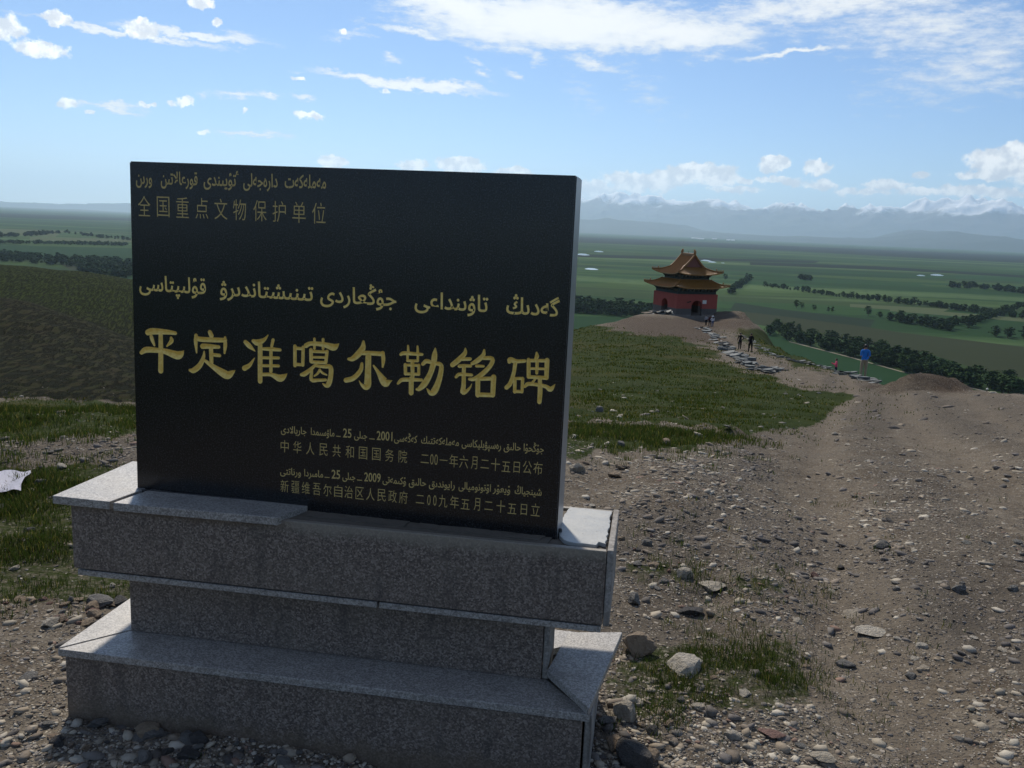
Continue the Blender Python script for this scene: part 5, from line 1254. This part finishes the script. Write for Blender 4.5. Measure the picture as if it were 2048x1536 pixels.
gp = [grass_mesh(84000, -36, 36, 2.2, 11, .025, .0026, 21, 3.2), grass_mesh(80000, -36, 32, 9, 130, .030, .009, 22, 10, .9)]
Vv = np.concatenate([p[0] for p in gp]); Ff = np.concatenate([gp[0][1], gp[1][1]+len(gp[0][0])]); Cc = np.concatenate([p[2] for p in gp])
gme = np_mesh('grass', Vv, Ff); vattr(gme, 'tint', Cc); go = link('grass', gme, m_grass); tag(go, kind='stuff')

# ------------------------------------------------------------------ slate slabs along the path
m_slate = rock_mat('slate', [(0, (.065, .075, .075)), (.5, (.105, .118, .115)), (1, (.16, .17, .165))], .6)
SL = []
for i in range(5):
    bm = bmesh.new(); r_ = random.Random(40+i); P_ = []
    for k_ in range(7):
        a = 2*math.pi*k_/7; P_.append((math.cos(a)*.5*r_.uniform(.85, 1.15), math.sin(a)*.27*r_.uniform(.8, 1.2)))
    if i > 2: P_ = [(-.5, -.24), (.48, -.26), (.52, .22), (-.49, .25)]
    prism(bm, P_, -.045, .045); bmesh.ops.bevel(bm, geom=bm.edges[:], offset=.012, segments=1, affect='EDGES')
    me = bpy.data.meshes.new('slate_slab'); bm.to_mesh(me); bm.free(); me.materials.append(m_slate); SL.append(me)
def slate(P, s_, tilt, rz, label, group, dz=0.0, th=1.0):
    o = bpy.data.objects.new('slate_slab', rr.choice(SL)); col.objects.link(o); o.location = (P.x, P.y, P.z+.04*s_*th+dz); o.scale = (s_, s_, s_*th)
    o.rotation_euler = (rr.uniform(-tilt, tilt), rr.uniform(-tilt, tilt), rz); tag(o, label, 'stone slab', group)
def slate_row(pts, n, spread, smin, smax, label, group, layers=1):
    for i in range(n):
        f = i/(n-1)*(len(pts)-1); k_ = min(int(f), len(pts)-2); f -= k_
        px = pts[k_][0]+(pts[k_+1][0]-pts[k_][0])*f + rr.uniform(-spread, spread)*1.6; py = pts[k_][1]+(pts[k_+1][1]-pts[k_][1])*f + rr.uniform(-spread, spread)*.5
        P = None
        for dp in (0, 4, 8, 12, 16, 22):
            P = spot(px, py+dp, 5)
            if P is not None and P.y < 165: break
        if P is None or P.y > 165: continue
        for l in range(rr.randint(1, layers)):
            slate(P + Vector((rr.uniform(-.15, .15), rr.uniform(-.2, .2), 0)), rr.uniform(smin, smax), .22, rr.uniform(-.7, .7), label, group, l*.085, rr.uniform(.8, 1.6))
slate_row([(1402,654),(1424,672),(1446,690),(1466,706),(1482,720)], 52, 8, .5, 1.1, 'grey slate slab in the long spill on the left side of the upper path', 'slabs left of the upper path', 2)
slate_row([(1478,722),(1500,735),(1530,742),(1556,744)], 34, 8, .35, .7, 'grey slate slab in the pile at the near end of the left spill', 'slabs at the near end of the left spill', 3)
slate_row([(1490,671),(1505,684),(1530,702),(1560,714),(1600,724)], 30, 3, .4, .8, 'slate slab edging the right side of the upper path', 'slabs right of the upper path', 1)
slate_row([(1600,724),(1640,733),(1680,742),(1710,752),(1730,756),(1752,758)], 40, 2, .35, .6, 'slate slab in the edging between the two right-hand walkers', 'slabs of the lower right edging', 2)
for (px, py, s_) in ((1500,722,.8), (1745,757,.7), (1706,750,.6)):
    P = spot(px, py, 5)
    if P: slate(P, s_, .05, .1, {1500: 'squared grey block standing on the left slab pile', 1745: 'thick dark slab at the near end of the right edging', 1706: 'thick slab behind the man in blue'}[px], None, .05, 3.2)
for i in range(26):
    P = at_range(1330+rr.gauss(0, 9), 142+rr.uniform(-1.5, 1.5)); slate(P, rr.uniform(.9, 1.8), .5, rr.uniform(-1.5, 1.5), 'dark slab in the rubble heap left of the pavilion corner', 'slabs heaped beside the pavilion', rr.uniform(0, .45), 1.3)
m_plank = simple('weathered_plank', (.32, .27, .20), .8, .2, .2, 6)
for i, (px, Yd, L, rz, lb) in enumerate(((1304, 143, 3.2, .5, 'long pale plank leaning toward the pavilion left wall'), (1297, 141, 2.4, .1, 'short plank at the far left of the rubble heap'), (1324, 141.5, 2.2, .9, 'plank lying across the top of the rubble heap'))):
    P = at_range(px, Yd); bm = bmesh.new(); box(bm, -L/2, L/2, -.13, .13, -.03, .03); o = bm_obj('wooden_plank', bm, m_plank, bevel=.008); o.location = P+Vector((0, 0, .22+.14*i)); o.rotation_euler = (.05, -.08, rz); tag(o, lb, 'plank')
m_wst = simple('white_stone', (.55, .55, .52), .7, .3, .15, 5)
for px, Yd, L, lb in ((1494, 150, 1.3, 'longer white block on the rim of the knoll right of the pavilion'), (1502, 150.5, .8, 'shorter white block on the rim of the knoll'), (1459, 153, .7, 'small white block behind the brown soil mound'), (1511, 148, .4, 'tiny white block at the right end of the knoll rim')):
    P = at_range(px, Yd); bm = bmesh.new(); box(bm, -L/2, L/2, -.2, .2, -.1, .2); o = bm_obj('white_block', bm, m_wst, bevel=.03); o.location = P+Vector((0, 0, .1)); o.rotation_euler = (0, .05, -.15); tag(o, lb, 'stone block')
scatter_rocks(6, (1150, 636, 1200, 650), (3, 7), ['pale'], 'stone in the row on the left shoulder of the knoll', 'pale stones on the knoll shoulder')
scatter_rocks(4, (1200, 634, 1440, 690), (3, 7), ['pale', 'tan', 'grey'], 'small stone on the bare slope below the pavilion', 'stones below the pavilion')

# ------------------------------------------------------------------ paper
m_paper = simple('white_paper', (.72, .72, .80), .7, .2, .06, 3)
pc = [spot(-8, 960), spot(64, 953), spot(43, 997), spot(-20, 997)]
bm = bmesh.new(); nx_, ny_ = 10, 8; vv = []
for j in range(ny_+1):
    for i in range(nx_+1):
        u, v_ = i/nx_, j/ny_; p = (pc[0]*(1-u)+pc[1]*u)*(1-v_) + (pc[3]*(1-u)+pc[2]*u)*v_
        zz = float(height(np.array([p.x]), np.array([p.y]))[0]); vv.append(bm.verts.new((p.x+.01*math.sin(7*v_), p.y+.012*math.sin(5*u), zz+.045+.010*math.sin(u*6+v_*3))))
for j in range(ny_):
    for i in range(nx_): a = j*(nx_+1)+i; bm.faces.new((vv[a], vv[a+1], vv[a+nx_+2], vv[a+nx_+1]))
r_ = bmesh.ops.solidify(bm, geom=bm.faces[:], thickness=.002)
pp = bm_obj('sheet_of_paper', bm, m_paper, smooth=True); tag(pp, 'crumpled white sheet of paper lying in the grass', 'paper')
# stake on the ridge edge
P = at_range(1972, 29.0); bm = bmesh.new(); tube(bm, [(0, 0, -.1), (0, 0, .30)], .012, 6); st_ = bm_obj('marker_stake', bm, m_dark); st_.location = P; tag(st_, 'thin stake with a pale cap on the rim right of the soil mound', 'stake')
bm = bmesh.new(); bmesh.ops.create_icosphere(bm, subdivisions=1, radius=.04); o = bm_obj('cap', bm, m_white, st_); o.location = (0, 0, .31)

# ------------------------------------------------------------------ trees of the valley
m_leaf, t = mat('tree_foliage'); at = t.n('ShaderNodeAttribute', attribute_name='tint'); rn = t.n('ShaderNodeObjectInfo').outputs['Random']
cc_ = t.mix(rn, t.vm('MULTIPLY', at.outputs['Color'], (.8, .8, .85)), t.vm('MULTIPLY', at.outputs['Color'], (1.2, 1.25, 1.1)))
finish(t, cc_, .95, None, .02); m_bark = simple('tree_bark', (.09, .07, .05), .9, .1, .3, 4)
def tree_mesh(seed, tall=1.0, nl=240):
    g_ = np.random.default_rng(seed); h = 1.0; cl = []
    for i in range(9):
        f = .25+.72*i/8; rad = .22*tall**-.5*(math.sin(math.pi*min(1, (f-.12)/.95))**.6)
        for k_ in range(2): cl.append((g_.normal(0, rad*.45), g_.normal(0, rad*.45), f+g_.normal(0, .02), rad*g_.uniform(.5, .85)))
    cl = np.array(cl); i = g_.integers(0, len(cl), nl); p = cl[i, :3] + g_.normal(0, 1, (nl, 3))*cl[i, 3:4]*.55*np.array([1, 1, .8])
    p[:, 2] = np.clip(p[:, 2], .1, 1.03)
    s_ = g_.uniform(.035, .075, nl); a = g_.normal(0, 1, (nl, 3)); a /= np.linalg.norm(a, axis=1)[:, None]; b = np.cross(a, g_.normal(0, 1, (nl, 3))); b /= np.linalg.norm(b, axis=1)[:, None]
    Q = np.stack([p-a*s_[:, None], p+b*s_[:, None]*.8, p+a*s_[:, None], p-b*s_[:, None]*.8], 1).reshape(-1, 3); F_ = np.arange(nl*4).reshape(-1, 4)
    tv = []; tf = []
    for j, (r_, z_) in enumerate(((.028, -.02), (.016, .45), (.005, .9))):
        for k_ in range(4): tv.append((r_*math.cos(k_*math.pi/2), r_*math.sin(k_*math.pi/2), z_))
    for j in range(2):
        for k_ in range(4): tf.append((j*4+k_, j*4+(k_+1) % 4, j*4+4+(k_+1) % 4, j*4+4+k_))
    V_ = np.vstack([Q, tv]); F2 = np.vstack([F_, np.array(tf)+len(Q)])
    C_ = np.vstack([np.array([(.032, .056, .020)])*g_.uniform(.6, 1.5, (nl, 1)), ]); C_ = np.repeat(C_, 4, 0); C_ = np.vstack([C_, np.tile([.09, .07, .05], (len(tv), 1))])
    return V_, F2, C_
TM = []; TR = []
for i in range(5):
    V_, F_, C_ = tree_mesh(60+i, 1.0 if i < 3 else 1.8); TR.append((V_, F_, C_)); me = np_mesh('tree', V_, F_); vattr(me, 'tint', C_); me.materials.append(m_leaf); TM.append(me)
def tree(px, py, h, label, group=None, name='tree', wide=1.0):
    P = on_plain(px, py); o = bpy.data.objects.new(name, rr.choice(TM)); col.objects.link(o)
    o.location = P; s_ = h*rr.uniform(.75, 1.2); o.scale = (s_*wide*rr.uniform(.9, 1.3),)*2 + (s_,); o.rotation_euler = (0, 0, rr.uniform(0, 6.28)); tag(o, label, 'tree', group)
def along(pts, f):
    d = [0]
    for a, b_ in zip(pts, pts[1:]): d.append(d[-1]+math.dist(a, b_))
    f *= d[-1]; k_ = max(i for i in range(len(pts)-1) if d[i] <= f+1e-9); q_ = (f-d[k_])/(d[k_+1]-d[k_]); return pts[k_][0]+(pts[k_+1][0]-pts[k_][0])*q_, pts[k_][1]+(pts[k_+1][1]-pts[k_][1])*q_
def belt(pts, n, depth, h, label, group, wide=1.7):
    for i in range(n):
        px, py = along(pts, rr.random()); tree(px+rr.uniform(-2, 2), py-rr.random()*depth, h, label, group, wide=wide)
belt([(1530,672),(1575,684),(1640,698),(1700,712),(1800,741),(1900,766),(1965,782),(2060,806)], 165, 26, 10.5, 'dark tree in the dense shelter belt in the valley right of the ridge', 'trees of the near right shelter belt')
belt([(1140,625),(1200,629),(1260,634),(1310,637)], 62, 12, 15, 'dark tree in the shelter belt left of the pavilion', 'trees of the belt left of the pavilion')
belt([(1525,574),(1580,580),(1640,589),(1700,598),(1760,604),(1850,613),(1960,627),(2060,640)], 46, 2.5, 11, 'tree in the long thin row across the valley fields', 'trees of the long row')
belt([(1775,640),(1830,650),(1905,662)], 12, 5, 13, 'tree in the short row below the long row', 'trees of the short row')
belt([(1935,658),(1965,645),(2000,632),(2050,618)], 10, 5, 13, 'tree in the curved row at the right edge of the photo', 'trees of the curved row')
belt([(1970,672),(2050,680)], 5, 4, 13, 'tree in the row at the lower right edge of the valley', 'trees of the edge row')
for px, py, h, lb in ((1593,616,11,'round tree alone in the field, leftmost of a loose line right of the pavilion'),(1603,617,8,'smaller tree just right of the leftmost field tree'),(1628,620,9,'single small tree in mid field'),(1656,624,8,'left one of two bushes close together in the field'),(1665,624,8,'right one of two bushes close together in the field'),(1736,632,13,'larger lone tree at the middle of the fields'),(1760,636,9,'small tree right of the larger lone tree'),(1700,716,6,'small tree beside the pale dirt road'),(1493,556,16,'dark tree at the end of the diagonal hedge right of the pavilion'),(1450,560,14,'small tree right of the pavilion roof')):
    tree(px, py, h, lb, wide=1.5)
def far_wood(name, pts, n, depth, h, seed, wide=2.0):
    g_ = random.Random(seed); V_, F_, C_ = [], [], []; base = 0
    for i in range(n):
        px, py = along(pts, g_.random()); P = on_plain(px, py-g_.random()*depth); v_, f_, c_ = TR[i % 5]; k2 = 60 if n > 150 else 120
        f2 = f_[:k2]; v2 = v_[:k2*4].copy(); s_ = h*g_.uniform(.7, 1.2); fat = 1.9; v2c = v2.reshape(-1, 4, 3); ce = v2c.mean(1, keepdims=True); v2 = (ce+(v2c-ce)*fat).reshape(-1, 3)
        th = g_.uniform(0, 6.28); c2, s2 = math.cos(th), math.sin(th); x_ = (v2[:, 0]*c2-v2[:, 1]*s2)*s_*wide+P.x; y_ = (v2[:, 0]*s2+v2[:, 1]*c2)*s_*wide+P.y
        V_.append(np.stack([x_, y_, v2[:, 2]*s_+P.z-.03*s_], -1)); F_.append(f2+base); C_.append(c_[:k2*4]); base += k2*4
    me = np_mesh(name, np.vstack(V_), np.vstack(F_)); vattr(me, 'tint', np.vstack(C_)); o = link(name, me, m_leaf); tag(o, kind='stuff')
far_wood('wood', [(-60,478),(50,474),(100,470)], 110, 4, 13, 1)
far_wood('wood', [(100,468),(140,468),(200,477),(262,482)], 60, 3, 11, 2)
far_wood('wood', [(-60,487),(120,490),(262,493)], 170, 3, 10, 3)
far_wood('wood', [(-60,520),(60,528),(150,534),(262,541)], 260, 14, 12, 4)
far_wood('wood', [(160,548),(210,556),(262,560)], 60, 14, 14, 5)
far_wood('wood', [(1530,574),(1700,598),(1850,613),(2060,640)], 150, 3, 8, 21, 1.6)
far_wood('wood', [(1775,642),(1905,664)], 40, 4, 10, 22, 1.6)
far_wood('wood', [(1880,655),(1965,645),(2050,616)], 50, 4, 10, 23, 1.6)
far_wood('wood', [(1540,676),(1640,700),(1700,714),(1800,743),(1900,768),(1965,784)], 110, 16, 9, 24, 1.6)
far_wood('wood', [(1140,626),(1310,638)], 70, 10, 11, 25, 1.6)
far_wood('wood', [(1460,590),(1480,575),(1500,562)], 30, 3, 13, 6)
#far_wood('wood', [(1140,505),(1400,512),(1600,522),(2060,548)], 90, 3, 12, 7, 3.5)
#far_wood('wood', [(1500,526),(1700,534),(2060,556)], 80, 3, 10, 8, 3.5)
far_wood('wood', [(1900,576),(1980,580),(2060,590)], 70, 4, 13, 9)
far_wood('wood', [(1600,560),(1620,562)], 12, 2, 13, 10)
#far_wood('wood', [(1140,474),(1400,486),(1700,500),(2060,516)], 200, 7, 26, 11, 7)
#far_wood('wood', [(-60,428),(130,436),(262,442)], 160, 14, 20, 12, 7)
# greenhouses and sheds far across the plain
m_roofw = simple('white_sheet_roof', (.8, .8, .8), .5, .4)
for i, (px, py, wd) in enumerate(((1391,477.5,46),(1401,478.5,40),(1429,478.5,30),(1457,481,22),(1466,481.5,18))):
    P = on_plain(px, py); bm = bmesh.new(); L = wd*1.8; prism(bm, [(-L, 0), (L, 0), (L, 30), (-L, 30)], 0, 14); o = bm_obj('shed', bm, m_roofw); 
    bm = bmesh.new(); vs3 = [bm.verts.new(c) for c in ((-L-1, -1, 14), (L+1, -1, 14), (L+1, 31, 14), (-L-1, 31, 14), (-L-1, 15, 21), (L+1, 15, 21))]
    for f in ((0,1,5,4),(3,4,5,2),(0,4,3),(1,2,5),(0,3,2,1)): bm.faces.new([vs3[k_] for k_ in f])
    bm_obj('roof', bm, m_roofw, o); o.location = P; tag(o, ['long white shed far across the plain, leftmost of the bright sheds', 'second of the bright white sheds from the left far across the plain', 'middle bright shed of five far across the plain', 'fourth of the bright white sheds from the left', 'smallest bright shed, rightmost of the five'][i], 'shed')
